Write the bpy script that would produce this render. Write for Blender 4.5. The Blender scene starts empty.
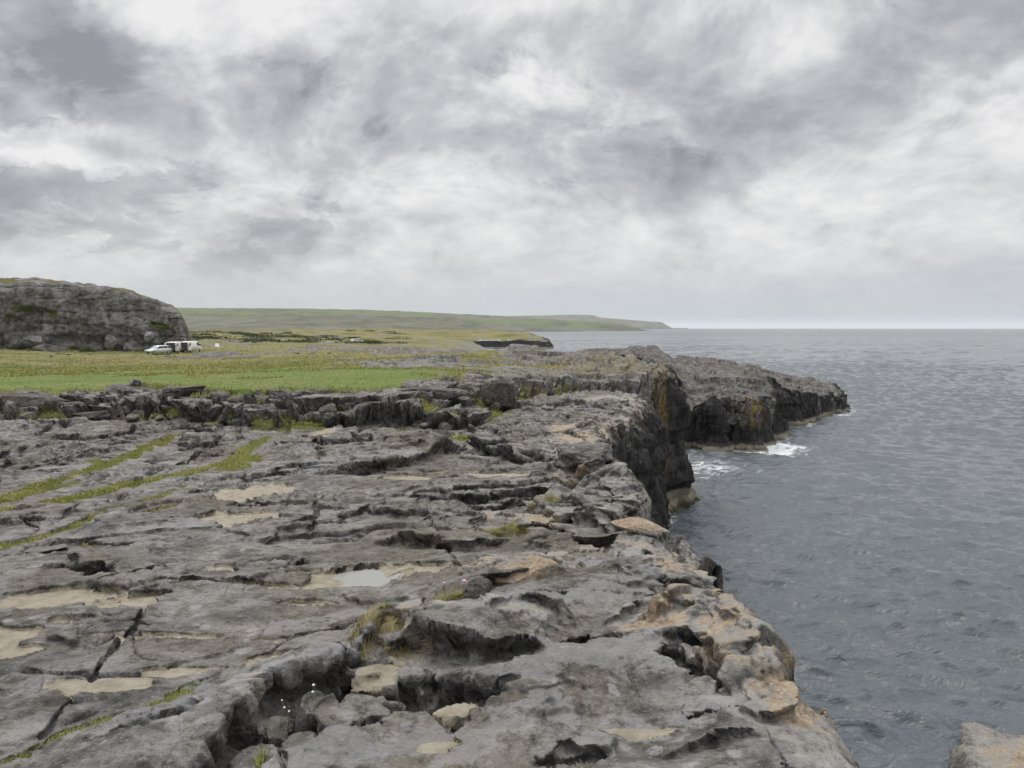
import bpy, bmesh, math, random
import numpy as np
from mathutils import Vector, Matrix
sc = bpy.context.scene
R_ = math.radians
f32 = np.float32
# ------------------------------------------------------------------ camera
CAMZ, F, PITCH = 12.0, 740.0, R_(4.33)
cam = bpy.data.cameras.new("camera")
camo = bpy.data.objects.new("camera", cam)
sc.collection.objects.link(camo)
camo.location = (0, 0, CAMZ)
camo.rotation_euler = (R_(90) - PITCH, 0, 0)
cam.sensor_width = 36.0
cam.lens = F / 1024 * 36.0
cam.clip_start, cam.clip_end = 0.05, 90000
sc.camera = camo
# ------------------------------------------------------------------ render look
sc.view_settings.view_transform = 'Standard'
sc.view_settings.look = 'None'
sc.view_settings.exposure = 0.0
sc.view_settings.gamma = 1.0
sc.cycles.use_denoising = True
sc.cycles.max_bounces = 6
sc.cycles.volume_bounces = 1
sc.cycles.volume_step_rate = 1.0
# ------------------------------------------------------------------ sun (veiled by cloud, ahead and to the left)
SUN_AZ, SUN_EL = R_(-35), R_(56)          # azimuth from +Y, clockwise positive
sun = bpy.data.lights.new("sun", 'SUN')
sun.energy, sun.angle, sun.color = 1.45, R_(24), (1.0, 0.965, 0.92)
suno = bpy.data.objects.new("sun", sun)
sc.collection.objects.link(suno)
sd = Vector((math.sin(SUN_AZ) * math.cos(SUN_EL), math.cos(SUN_AZ) * math.cos(SUN_EL), math.sin(SUN_EL)))
suno.rotation_euler = sd.to_track_quat('Z', 'Y').to_euler()
suno.location = (0, 0, 60)


# ------------------------------------------------------------------ node helpers
class NT:
    def __init__(s, tree):
        s.t = tree
        tree.nodes.clear()

    def n(s, typ, props=None, **ins):
        nd = s.t.nodes.new(typ)
        for k, v in (props or {}).items():
            setattr(nd, k, v)
        for k, v in ins.items():
            key = int(k[1:]) if (k[0] == 'i' and k[1:].isdigit()) else k.replace('_', ' ')
            s.put(nd.inputs[key], v)
        return nd

    def put(s, sock, v):
        if isinstance(v, bpy.types.NodeSocket):
            s.t.links.new(v, sock)
        elif isinstance(v, (tuple, list)) and sock.type == 'RGBA' and len(v) == 3:
            sock.default_value = (*v, 1)
        else:
            sock.default_value = v

    def m(s, op, a, b=0.0, c=0.0, clamp=False):
        nd = s.t.nodes.new('ShaderNodeMath')
        nd.operation, nd.use_clamp = op, clamp
        for i, v in enumerate((a, b, c)):
            s.put(nd.inputs[i], v)
        return nd.outputs[0]

    def v(s, op, a, b=(0, 0, 0), scale=None):
        nd = s.t.nodes.new('ShaderNodeVectorMath')
        nd.operation = op
        s.put(nd.inputs[0], a)
        s.put(nd.inputs[1], b)
        if scale is not None:
            s.put(nd.inputs['Scale'], scale)
        return nd.outputs['Value'] if op in ('DOT_PRODUCT', 'LENGTH') else nd.outputs[0]

    def ss(s, x, a, b):
        nd = s.t.nodes.new('ShaderNodeMapRange')
        nd.interpolation_type = 'SMOOTHSTEP'
        s.put(nd.inputs[0], x)
        nd.inputs[1].default_value, nd.inputs[2].default_value = a, b
        return nd.outputs[0]

    def mix(s, f, a, b, blend='MIX'):
        nd = s.t.nodes.new('ShaderNodeMix')
        nd.data_type, nd.blend_type = 'RGBA', blend
        s.put(nd.inputs['Factor'], f)
        s.put(nd.inputs[6], a)
        s.put(nd.inputs[7], b)
        return nd.outputs[2]

    def noise(s, vec, scale, detail=4, rough=.55, dist=0.0, lac=2.0):
        return s.n('ShaderNodeTexNoise', None, Vector=vec, Scale=scale, Detail=detail, Roughness=rough, Distortion=dist, Lacunarity=lac).outputs[0]

    def attr(s, name):
        return s.n('ShaderNodeAttribute', {'attribute_name': name}).outputs['Fac']

    def ramp(s, fac, stops):
        nd = s.t.nodes.new('ShaderNodeValToRGB')
        s.put(nd.inputs[0], fac)
        el = nd.color_ramp.elements
        while len(el) < len(stops):
            el.new(0.5)
        for e, (p, c) in zip(el, stops):
            e.position, e.color = p, (*c, 1)
        return nd.outputs[0]


def new_mat(name):
    m = bpy.data.materials.new(name)
    m.use_nodes = True
    return m, NT(m.node_tree)


def simple(name, col, rough=.6, metal=0.0, var=0.0, vscale=20, spec=.5, emit=None):
    m, t = new_mat(name)
    c = col
    if var:
        pos = t.n('ShaderNodeTexCoord').outputs['Object']
        k = t.noise(pos, vscale, 4)
        c = t.mix(k, tuple(x * (1 - var) for x in col), tuple(min(1, x * (1 + var)) for x in col))
    b = t.n('ShaderNodeBsdfPrincipled', None, Base_Color=c, Roughness=rough, Metallic=metal)
    b.inputs['Specular IOR Level'].default_value = spec
    t.n('ShaderNodeOutputMaterial', None, Surface=b.outputs[0])
    return m


# ------------------------------------------------------------------ pixel -> world helpers (design-time placement on real surfaces)
CP, SP = math.cos(PITCH), math.sin(PITCH)


def ray(px, py):
    u, v = (px - 512) / F, (384 - py) / F
    return Vector((u, CP + v * SP, -SP + v * CP))


def pix(px, py, D):
    d = ray(px, py)
    d = d * (D / d.y)
    return (d.x, D, CAMZ + d.z)


def pix_sea(px, py):
    d = ray(px, py)
    k = -CAMZ / d.z
    return (d.x * k, d.y * k)


# ------------------------------------------------------------------ world: overcast sky
world = bpy.data.worlds.new("World")
sc.world = world
world.use_nodes = True
W = NT(world.node_tree)
dirv = W.n('ShaderNodeTexCoord').outputs['Generated']
sep = W.n('ShaderNodeSeparateXYZ', None, Vector=dirv)
dx, dy, dz = sep.outputs
den = W.m('ADD', W.m('MAXIMUM', dz, 0.0), 0.42)
cx_, cy_ = W.m('DIVIDE', dx, den), W.m('DIVIDE', dy, den)
cv = W.n('ShaderNodeCombineXYZ', None, X=cx_, Y=cy_, Z=3.7).outputs[0]
warp = W.n('ShaderNodeTexNoise', None, Vector=cv, Scale=1.6, Detail=3).outputs[1]
cvw = W.v('ADD', cv, W.v('SCALE', W.v('SUBTRACT', warp, (.5, .5, .5)), scale=0.34))
nA = W.noise(cvw, 1.9, 7, .55)
nB = W.noise(W.v('ADD', cvw, (11, 4, 2)), 5.4, 7, .60)
nC = W.noise(W.v('ADD', cvw, (3, 9, 5)), 15, 5, .58)
thick = W.m('ADD', W.m('MULTIPLY', nA, .70), W.m('ADD', W.m('MULTIPLY', nB, 1.15), W.m('MULTIPLY', nC, .62)))
thick = W.m('SUBTRACT', thick, .80)          # about 0..1, mean .5


def sky_blob(px, py, sx, sy, rot, w):
    """a heavier (w>0) or thinner (w<0) part of the cloud deck, at a direction of the sky"""
    c = ray(px, py).normalized()
    rgt = Vector((c.y, -c.x, 0)).normalized()
    up = rgt.cross(c)
    ca, sa = math.cos(R_(rot)), math.sin(R_(rot))
    a1 = (rgt * ca + up * sa) * (F / sx)
    a2 = (up * ca - rgt * sa) * (F / sy)
    dd = W.v('SUBTRACT', dirw, tuple(c))
    p, q = W.v('DOT_PRODUCT', dd, tuple(a1)), W.v('DOT_PRODUCT', dd, tuple(a2))
    e = W.m('EXPONENT', W.m('MULTIPLY', W.m('ADD', W.m('MULTIPLY', p, p), W.m('MULTIPLY', q, q)), -1.0))
    return W.m('MULTIPLY', e, w * .95)


dirw = W.v('ADD', dirv, W.v('SCALE', W.v('SUBTRACT', W.n('ShaderNodeTexNoise', None, Vector=cvw, Scale=2.6, Detail=5).outputs[1], (.5, .5, .5)), scale=.16))
BLOBS = [(60, 40, 110, 45, -14, .30), (20, 105, 50, 35, 0, .22), (20, 190, 60, 18, 5, .34), (110, 185, 60, 22, 0, .22), (60, 228, 60, 16, 8, .2),
         (255, 250, 75, 32, 20, .30), (150, 238, 28, 16, 0, .22), (330, 95, 120, 45, -10, .16), (170, 90, 50, 40, -30, .12),
         (690, 150, 150, 38, 6, .25), (880, 60, 210, 42, 14, .32), (640, 90, 130, 40, 10, .12), (480, 60, 120, 40, 0, .10),
         (205, 175, 25, 14, 0, .2), (30, 60, 22, 22, 0, -.05), (75, 95, 30, 18, -20, -.24), (270, 25, 60, 25, 0, -.30), (215, 55, 40, 16, -20, -.16), (180, 18, 40, 16, 30, -.2),
         (120, 10, 40, 14, 0, -.12), (560, 20, 70, 28, 0, -.18), (450, 20, 70, 25, 0, -.12), (560, 110, 60, 30, 0, -.18), (920, 120, 140, 28, 14, -.16),
         (40, 160, 50, 12, 0, -.28), (300, 275, 70, 12, 5, -.2), (820, 30, 60, 20, 10, -.14), (600, 230, 200, 40, 0, -.06), (10, 262, 60, 14, 0, -.2),
         (180, 265, 50, 12, 0, -.15), (390, 180, 60, 30, 0, -.12)]
for b_ in BLOBS:
    thick = W.m('ADD', thick, sky_blob(*b_))
thick = W.m('ADD', W.m('MULTIPLY', W.m('SUBTRACT', thick, .46), 1.05), .335)
dirs = W.v('ADD', dirv, W.v('SCALE', W.v('SUBTRACT', W.n('ShaderNodeTexNoise', None, Vector=cvw, Scale=9.0, Detail=6, Roughness=.65).outputs[1], (.5, .5, .5)), scale=.10))
scud = W.m('ADD', W.m('MULTIPLY', W.noise(W.v('ADD', cvw, (7, 2, 8)), 6.5, 8, .62), .8), W.m('MULTIPLY', W.noise(W.v('ADD', cvw, (1, 8, 4)), 17.0, 6, .62), .3))
scud = W.m('SUBTRACT', scud, .02)
_keep, dirw = dirw, dirs
for b_ in [(60, 45, 95, 30, -14, .22), (25, 110, 45, 30, 0, .22), (18, 186, 62, 13, 4, .30), (112, 190, 48, 14, 5, .22), (66, 226, 62, 13, 8, .24), (250, 250, 62, 20, 22, .30), (150, 238, 26, 12, 0, .22), (205, 175, 26, 12, 0, .14),
           (310, 90, 100, 26, -8, .10), (480, 70, 90, 22, 0, .08), (640, 160, 120, 22, 6, .10), (320, 215, 26, 8, 0, .15), (400, 130, 60, 16, 0, .06), (60, 140, 200, 20, 0, -.06), (600, 60, 400, 60, 0, -.03), (800, 240, 300, 60, 0, -.12)]:
    scud = W.m('ADD', scud, sky_blob(*b_))
dirw = _keep
thick = W.m('ADD', thick, W.m('MULTIPLY', W.ss(scud, .60, .72), .25))
low = W.ss(dz, .26, .02)                      # evening out towards the horizon, where the deck is seen edge on
thick = W.m('ADD', W.m('MULTIPLY', thick, W.m('SUBTRACT', 1.0, W.m('MULTIPLY', low, .62))), W.m('MULTIPLY', low, .215))
ccol = W.ramp(thick, [(0.10, (.925, .915, .91)), (0.28, (.775, .77, .775)), (.46, (.585, .59, .61)), (.66, (.445, .455, .475)), (.95, (.30, .31, .33))])
horz = W.ss(dz, .11, .0)
ccol = W.mix(W.m('MULTIPLY', horz, .92), ccol, (.56, .605, .66))
sky = W.n('ShaderNodeTexSky', {'sky_type': 'NISHITA', 'sun_disc': False, 'sun_elevation': SUN_EL, 'sun_rotation': SUN_AZ})
over = W.ss(dz, .42, .95)                     # the deck is brighter overhead, as under any overcast
gain = W.m('ADD', 1.0, W.m('MULTIPLY', over, 1.7))
bg1 = W.n('ShaderNodeBackground', None, Color=sky.outputs[0], Strength=.05)
bg2 = W.n('ShaderNodeBackground', None, Color=ccol, Strength=gain)
cover = W.n('ShaderNodeMixShader', None, i0=.9, i1=bg1.outputs[0], i2=bg2.outputs[0])
W.n('ShaderNodeOutputWorld', None, Surface=cover.outputs[0])

# ------------------------------------------------------------------ numpy noise
rng = np.random.RandomState(11)
_P = rng.permutation(256).astype(np.int32)
PERM = np.concatenate([_P, _P])
_a = rng.rand(256) * 2 * np.pi
GX, GY = np.cos(_a).astype(f32), np.sin(_a).astype(f32)
_g = rng.randn(256, 3)
_g /= np.linalg.norm(_g, axis=1)[:, None]
G3 = _g.astype(f32)


def pn(x, y, seed=0):
    x = np.asarray(x, f32) + f32(seed * 17.31)
    y = np.asarray(y, f32) + f32(seed * 9.73)
    xf, yf = np.floor(x), np.floor(y)
    u, v = x - xf, y - yf
    xi, yi = xf.astype(np.int32) & 255, yf.astype(np.int32) & 255
    xj, yj = (xi + 1) & 255, (yi + 1) & 255
    su, sv = u * u * u * (u * (u * 6 - 15) + 10), v * v * v * (v * (v * 6 - 15) + 10)
    pa, pb = PERM[xi], PERM[xj]
    h00, h10, h01, h11 = PERM[pa + yi], PERM[pb + yi], PERM[pa + yj], PERM[pb + yj]
    n00 = GX[h00] * u + GY[h00] * v
    n10 = GX[h10] * (u - 1) + GY[h10] * v
    n01 = GX[h01] * u + GY[h01] * (v - 1)
    n11 = GX[h11] * (u - 1) + GY[h11] * (v - 1)
    a = n00 + su * (n10 - n00)
    b = n01 + su * (n11 - n01)
    return (a + sv * (b - a)) * f32(1.5)


def fbm(x, y, o=4, seed=0, gain=.5):
    s, a = 0, 1.0
    for i in range(o):
        s = s + f32(a) * pn(x * f32(2.03 ** i), y * f32(2.03 ** i), seed + i * 3.1)
        a *= gain
    return s


def pn3(x, y, z):
    x, y, z = (np.asarray(k, f32) for k in (x, y, z))
    xf, yf, zf = np.floor(x), np.floor(y), np.floor(z)
    u, v, w = x - xf, y - yf, z - zf
    xi, yi, zi = (k.astype(np.int32) & 255 for k in (xf, yf, zf))
    su, sv, sw = (k * k * (3 - 2 * k) for k in (u, v, w))
    out = 0
    for dz_ in (0, 1):
        wz = sw if dz_ else 1 - sw
        for dy_ in (0, 1):
            wy = sv if dy_ else 1 - sv
            for dx_ in (0, 1):
                wx = su if dx_ else 1 - su
                h = PERM[(PERM[(PERM[(xi + dx_) & 255] + yi + dy_) & 255] + zi + dz_) & 255]
                g = G3[h]
                out = out + (g[..., 0] * (u - dx_) + g[..., 1] * (v - dy_) + g[..., 2] * (w - dz_)) * wx * wy * wz
    return out * f32(1.4)


def fbm3(x, y, z, o=3, gain=.5):
    s, a = 0, 1.0
    for i in range(o):
        k = f32(2.02 ** i)
        s = s + f32(a) * pn3(x * k + i * 7.7, y * k + i * 3.3, z * k)
        a *= gain
    return s


def worley(x, y, seed=0, jit=.85):
    x, y = np.asarray(x, f32), np.asarray(y, f32)
    xf, yf = np.floor(x), np.floor(y)
    d1, d2 = np.full(x.shape, 9, f32), np.full(x.shape, 9, f32)
    idv = np.zeros(x.shape, f32)
    for a in (-1, 0, 1):
        for b in (-1, 0, 1):
            cx, cy = xf + a, yf + b
            h = PERM[(PERM[(cx.astype(np.int32) + seed * 13) & 255] + cy.astype(np.int32)) & 255]
            h2 = PERM[(h + 91) & 255]
            d = np.sqrt((cx + .5 + (h / f32(255) - .5) * f32(jit) - x) ** 2 + (cy + .5 + (h2 / f32(255) - .5) * f32(jit) - y) ** 2)
            nearer = d < d1
            d2 = np.where(nearer, d1, np.minimum(d2, d))
            idv = np.where(nearer, h / f32(255), idv)
            d1 = np.where(nearer, d, d1)
    return d1, d2, idv


def st(x):
    x = np.clip(x, 0, 1)
    return x * x * (3 - 2 * x)


def terrace(q, w):
    fl = np.floor(q)
    return fl + st((q - fl - (1 - w)) / w)


# ------------------------------------------------------------------ the lie of the land
LOWREF = lambda D: CAMZ - (1.53 + .068 * np.clip(D, 0, 60))
_hd = [0, 27, 60, 125, 200, 400, 700, 1500, 3000]
_hv = [1.5, 2.2, 3.0, 4.6, 5.2, 6.5, 7.6, 10, 11.2]
HIGHREF = lambda D: CAMZ - np.interp(D, _hd, _hv)
LOWC = [(585, 462, 14.5), (540, 440, 18.5), (560, 402, 36), (620, 398, 42), (500, 425, 24.5), (650, 405, 44.3), (655, 414, 44.5),
        (0, 421, 26), (120, 421, 25), (270, 431, 24), (400, 424, 25), (470, 429, 25), (509, 413, 30), (-200, 421, 26),
        (0, 768, 2.78), (512, 768, 2.7), (300, 700, 3.4), (820, 760, 2.8), (700, 650, 4.1), (100, 600, 5), (690, 560, 6.1), (400, 560, 6.1), (0, 520, 7.8),
        (300, 480, 11), (550, 480, 10.6), (-200, 480, 11), (-200, 600, 5), (640, 520, 7.6), (0, 460, 13.7), (330, 450, 15.6)]
HIGHC = [(0, 389, 30), (300, 388, 28.5), (150, 386, 29.5), (420, 379, 32), (500, 390, 32), (560, 373, 48), (620, 366, 52), (668, 366, 51.5), (0, 365, 70),
         (0, 353, 122), (150, 355, 126), (300, 362, 75), (400, 352, 130), (250, 346, 200), (480, 353, 120), (600, 352, 140), (645, 351, 135), (688, 363, 108), (690, 391, 75.5), (600, 357.5, 80), (625, 356.5, 90), (560, 358.5, 85), (642, 357.5, 80), (530, 362, 65), (590, 364, 58),
         (722, 390, 72.5), (757, 391, 73), (783, 393, 82), (812, 392, 93), (846, 390, 107), (790, 381, 104), (740, 369, 106), (700, 372, 88), (660, 362, 70),
         (350, 340, 420), (450, 340, 440), (200, 333, 620), (190, 335, 400), (-300, 350, 140), (478, 338.5, 455), (520, 338.4, 456), (548, 339.5, 456), (510, 347.3, 425), (470, 346.5, 400), (420, 334.5, 1500), (100, 334, 1400), (-300, 334, 1500)]


class RBF:
    def __init__(s, ctrl, ref):
        p = np.array([pix(*c) for c in ctrl])
        s.c = s.key(p[:, 0], p[:, 1])
        s.ref = ref
        v = p[:, 2] - ref(p[:, 1])
        n = len(v)
        A = np.zeros((n + 1, n + 1))
        A[:n, :n] = -np.sqrt(((s.c[:, None] - s.c[None]) ** 2).sum(-1) + .02)
        A[:n, n] = A[n, :n] = 1
        A[range(n), range(n)] -= .002
        s.w = np.linalg.solve(A, np.append(v, 0))

    @staticmethod
    def key(x, y):
        return np.stack([np.arctan2(x, np.maximum(y, .3)) * 2.2, np.log(np.hypot(x, y) + .5)], -1)

    def __call__(s, x, y):
        k = s.key(x, y).astype(f32)
        out = np.full(x.shape, s.w[-1], f32)
        for i in range(len(s.c)):
            out -= f32(s.w[i]) * np.sqrt((k[..., 0] - f32(s.c[i, 0])) ** 2 + (k[..., 1] - f32(s.c[i, 1])) ** 2 + f32(.02))
        return out + s.ref(y).astype(f32)


zlow_f, zhigh_f = RBF(LOWC, LOWREF), RBF(HIGHC, HIGHREF)


def on_low(px, py):
    """the point of the lower rock shelf seen at a pixel of the photograph"""
    Ds = np.exp(np.linspace(math.log(1.5), math.log(60), 240))
    d = ray(px, py)
    x, y = d.x / d.y * Ds, Ds
    z = CAMZ + d.z / d.y * Ds
    g = z - zlow_f(x.astype(f32), y.astype(f32))
    i = int(np.argmax(g < 0)) if (g < 0).any() else len(Ds) - 1
    return (float(x[i]), float(y[i]))


def on_high(px, py):
    Ds = np.exp(np.linspace(math.log(20), math.log(1500), 300))
    d = ray(px, py)
    x, y = d.x / d.y * Ds, Ds
    g = CAMZ + d.z / d.y * Ds - zhigh_f(x.astype(f32), y.astype(f32))
    i = int(np.argmax(g < 0)) if (g < 0).any() else len(Ds) - 1
    return (float(x[i]), float(y[i]))


def chaikin(p, it=1):
    p = np.asarray(p, float)
    for _ in range(it):
        q = np.empty((2 * len(p), 2))
        q[0], q[-1] = p[0], p[-1]
        q[1:-1:2] = .75 * p[:-1] + .25 * p[1:]
        q[2:-1:2] = .25 * p[:-1] + .75 * p[1:]
        p = q
    return p


# coast: the top edge of the cliff, sea on its right-hand side when walked outwards
COAST = [(1.3, -8), (1.25, -3), (1.2, 0), (1.22, 1.7), (1.2, 2.75), (1.27, 3.15), (1.30, 3.6), (1.42, 4.1), (1.42, 4.6), (1.5, 5.2), (1.56, 6.1), (1.46, 6.9), (1.22, 7.5), (1.18, 8.1), (1.52, 8.6), (1.74, 9.3), (1.62, 10.2),
         (1.15, 11.2), (1.0, 12.8), (1.12, 14.4), (2.0, 18.3), (3.25, 23.4), (4.8, 29.4), (6.5, 35.6), (7.9, 41.5), (8.55, 44.2), (8.9, 46.6), (9.9, 48.4), (10.9, 50.6), (10.9, 52.5), (9.0, 57),
         (9.5, 66), (13, 72.5), (17.2, 74.8), (18.6, 74.9), (19.1, 72.9), (20.2, 72.4), (21.4, 74.5), (22.2, 73), (24.0, 72.6), (25.2, 74.6), (26.8, 78.6), (29.0, 80.4), (29.9, 84), (30.6, 89.8),
         (33.0, 91), (35.2, 91.6), (36.6, 93.4), (39.5, 96.5), (43.0, 101.5), (47.2, 105.5), (49.2, 108), (49.0, 111), (45, 116), (37, 121), (29, 128), (24, 137), (19, 152), (14, 185), (14, 260),
         (9, 330), (-4, 390), (-22, 428), (-25, 441), (-14, 445), (4, 447), (20, 449), (25.5, 452), (24, 464), (10, 470), (-10, 490), (-50, 560), (-70, 800), (-60, 1000), (-150, 1350), (-240, 1700), (-200, 2000)]
COASTC = chaikin(COAST, 1)
LEDGE = [pix(px, py, D)[:2] for px, py, D in [(-900, 421, 27), (-400, 421, 27), (-150, 421, 26.5), (0, 421, 26), (60, 419, 25.6), (120, 421, 25), (200, 426, 24.5), (230, 424, 24.9), (270, 431, 24), (330, 427, 24.4),
                                              (400, 425, 25), (440, 428, 24.6), (478, 430, 24.6), (486, 424, 26), (492, 418, 28.2), (509, 414, 29.6), (508, 404, 33), (498, 396, 36.5), (512, 391, 41), (560, 391, 43.5), (600, 393, 45), (640, 394, 46.2), (662, 397, 47)]]
LEDGE.append((12, 47.3))
LEDGE.append((30, 48))
LEDGEC = chaikin(LEDGE, 1)


def sdist(x, y, poly, side=1):
    """signed distance to an open polyline: positive on its left; also the unit vector to the nearest point and the position along"""
    best = np.full(x.shape, 1e9, f32)
    sg = np.ones(x.shape, f32)
    nx, ny = np.zeros(x.shape, f32), np.zeros(x.shape, f32)
    P = np.asarray(poly, f32)
    nseg = len(P) - 1
    dirs = P[1:] - P[:-1]
    for i in range(nseg):
        a, d = P[i], dirs[i]
        L2 = float(d @ d)
        if L2 < 1e-9:
            continue
        rx, ry = x - a[0], y - a[1]
        t0 = (rx * d[0] + ry * d[1]) / f32(L2)
        lo = -1e9 if i == 0 else 0.0
        hi = 1e9 if i == nseg - 1 else 1.0
        t = np.clip(t0, lo, hi)
        ex, ey = rx - t * d[0], ry - t * d[1]
        dd = ex * ex + ey * ey
        cr = d[0] * ry - d[1] * rx
        # at a shared vertex decide the sign with both segments
        k = dd < best
        best = np.where(k, dd, best)
        if i < nseg - 1:
            d2 = dirs[i + 1]
            turn = float(d[0] * d2[1] - d[1] * d2[0])
            b = P[i + 1]
            cr2 = d2[0] * (y - b[1]) - d2[1] * (x - b[0])
            s2 = np.where(t0 > 1, (np.minimum(cr, cr2) if turn > 0 else np.maximum(cr, cr2)), cr)
        else:
            s2 = cr
        if i > 0:
            d0 = dirs[i - 1]
            turn = float(d0[0] * d[1] - d0[1] * d[0])
            cr0 = d0[0] * (y - a[1]) - d0[1] * (x - a[0])
            s2 = np.where(t0 < 0, (np.minimum(cr, cr0) if turn > 0 else np.maximum(cr, cr0)), s2)
        sg = np.where(k, np.where(s2 >= 0, f32(1), f32(-1)), sg)
        nx, ny = np.where(k, -ex, nx), np.where(k, -ey, ny)
    d = np.sqrt(best)
    il = 1 / np.maximum(d, 1e-6)
    return d * sg, nx * il, ny * il


def coast_wob(x, y, blocky=True):
    r = np.hypot(x, y)
    a = np.clip(r * .012, .09, .5)
    blk = (worley(x * 2.1, y * 1.5, 31)[2] - .45) * .34 * np.clip((16 - r) / 4, 0, 1)
    far = np.clip((r - 250) / 100, 0, 1) * 5 * fbm(x * .05, y * .05, 3, 49)
    return (blk * blocky + far + a * (fbm(x * .9, y * .9, 2, 41) * .55 + fbm(x * 3.1, y * 3.1, 3, 43) * .32) * np.clip((60 / (r + 1)), 0, 1) + np.clip((r - 40) / 60, 0, 1) * .5 * fbm(x * .35, y * .35, 3, 47)).astype(f32)


def px_list(pts):
    return np.array([on_low(*p) for p in pts])


# ledges in the near shelf: polylines read off the photograph, drawn left to right (far side stands higher)
STEPS = [([(300, 477), (345, 474), (395, 471), (430, 461), (445, 455), (475, 452)], .26, 1.3),
         ([(474, 444), (486, 455), (500, 459), (520, 464), (545, 466), (580, 470)], .42, 2.6),
         ([(355, 548), (400, 542), (440, 548), (470, 550), (500, 545), (525, 540)], .13, .7),
         ([(315, 520), (350, 524), (372, 518), (405, 522), (450, 520)], .10, .6),
         ([(390, 668), (402, 652), (418, 655), (450, 661), (500, 664), (530, 656), (556, 660)], .17, .5),
         ([(472, 608), (480, 592), (505, 590), (545, 583), (562, 578)], .12, .35),
         ([(655, 662), (690, 664), (705, 672), (722, 690), (724, 712)], .17, .30),
         
         ([(60, 560), (85, 572), (110, 582)], .10, .5), ([(235, 545), (265, 543), (280, 535), (318, 533)], .09, .5), ([(55, 472), (80, 470), (110, 474)], .08, .5),
         ([(0, 452), (40, 450), (90, 455), (140, 452)], .10, .8), ([(190, 458), (225, 452), (262, 455)], .12, .7), ([(0, 478), (40, 474)], .1, .6),
         ([(520, 500), (545, 506), (560, 514), (590, 520), (620, 535)], .16, .6), ([(250, 700), (300, 690), (340, 672)], .05, .2),
         ([(540, 755), (570, 748), (600, 752), (620, 760)], .07, .15), ([(655, 765), (700, 752), (740, 750), (770, 757)], .05, .12),
         ([(480, 640), (520, 632), (560, 640)], .05, .25), ([(430, 445), (450, 436), (480, 440)], .12, .8), ([(500, 432), (540, 428), (600, 432)], .12, 1.), ([(530, 412), (580, 414), (640, 412)], .14, 1.5),
         ([(-40, 700), (0, 697), (40, 705)], .06, .3), ([(40, 640), (90, 655), (130, 650)], .05, .4), ([(330, 600), (370, 612), (420, 606)], .06, .35), ([(600, 640), (640, 618), (700, 612)], .06, .3)]
STEPS += [([(715, 712), (726, 690), (700, 668), (672, 655)], .10, .25), ([(655, 648), (690, 640), (740, 640)], .09, .3), ([(640, 600), (670, 596), (705, 604)], .10, .3), ([(655, 572), (690, 575), (712, 585)], .10, .25),
          ([(610, 560), (640, 566), (665, 560)], .08, .25), ([(740, 735), (770, 742), (800, 728)], .08, .15), ([(590, 520), (625, 530), (655, 540)], .14, .4), ([(560, 500), (585, 507), (610, 505)], .12, .4)]
STEPS = [(px_list(p), a, l) for p, a, l in STEPS]
rs = np.random.RandomState(5)
for i in range(330):
    D = math.exp(rs.uniform(math.log(5.0), math.log(30)))
    th = rs.uniform(-.72, .55)
    x, y = D * math.tan(th), D
    L = rs.uniform(.05, .17) * (D + 3) * rs.choice([.6, 1, 1.6])
    an = rs.normal(.12, .22)
    k = 6
    t = np.linspace(-.5, .5, k)
    pts = np.stack([x + t * L * math.cos(an), y + t * L * math.sin(an) + rs.uniform(-.06, .06, k) * L], -1)
    STEPS.append((pts, (.6 if x < 0 and D < 16 else .9) * rs.uniform(.25, 1.0) ** 1.7 * (.022 + .0042 * D), rs.uniform(.15, .5) * L + .1))
# open joints (grykes) and hollows
TRENCH = [([(205, 800), (240, 755), (262, 728), (285, 705), (310, 692), (340, 690), (358, 684)], .24, .15), ([(345, 690), (366, 672), (392, 650)], .10, .16),
          ([(270, 722), (330, 730), (372, 722)], .22, .10), ([(420, 684), (452, 690), (478, 700)], .22, .16), ([(405, 690), (432, 700), (450, 708)], .12, .16),
          ([(100, 756), (150, 742), (186, 735)], .05, .06), ([(672, 672), (700, 688), (716, 694)], .14, .09), ([(545, 760), (590, 757)], .05, .05),
          ([(700, 606), (660, 600), (655, 612)], .10, .06), ([(760, 690), (790, 690), (800, 712)], .14, .08), ([(640, 560), (690, 575)], .09, .09), ([(578, 653), (612, 650)], .06, .075),
          ([(60, 575), (100, 580)], .13, .14), ([(430, 698), (500, 700)], .03, .05), ([(700, 725), (738, 728)], .08, .05), ([(660, 540), (690, 560), (700, 580)], .1, .1),
          ([(490, 560), (540, 556), (600, 548), (640, 540)], .14, .12), ([(540, 520), (590, 540), (640, 536)], .16, .14)]
TRENCH = [(px_list(p), a, w) for p, a, w in TRENCH]
for i in range(60):
    D = math.exp(rs.uniform(math.log(5.5), math.log(20)))
    th = rs.uniform(-.72, .3)
    x, y = D * math.tan(th), D
    if x > .9 + .02 * D:
        continue
    L = rs.uniform(.03, .1) * (D + 3)
    an = rs.normal(.5, .35)
    t = np.linspace(-.5, .5, 4)
    pts = np.stack([x + t * L * math.cos(an), y + t * L * math.sin(an) + rs.uniform(-.08, .08, 4) * L], -1)
    TRENCH.append((pts, rs.uniform(.03, .12) * (1 + D * .03), rs.uniform(.03, .08) * (1 + D * .05)))
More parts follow.
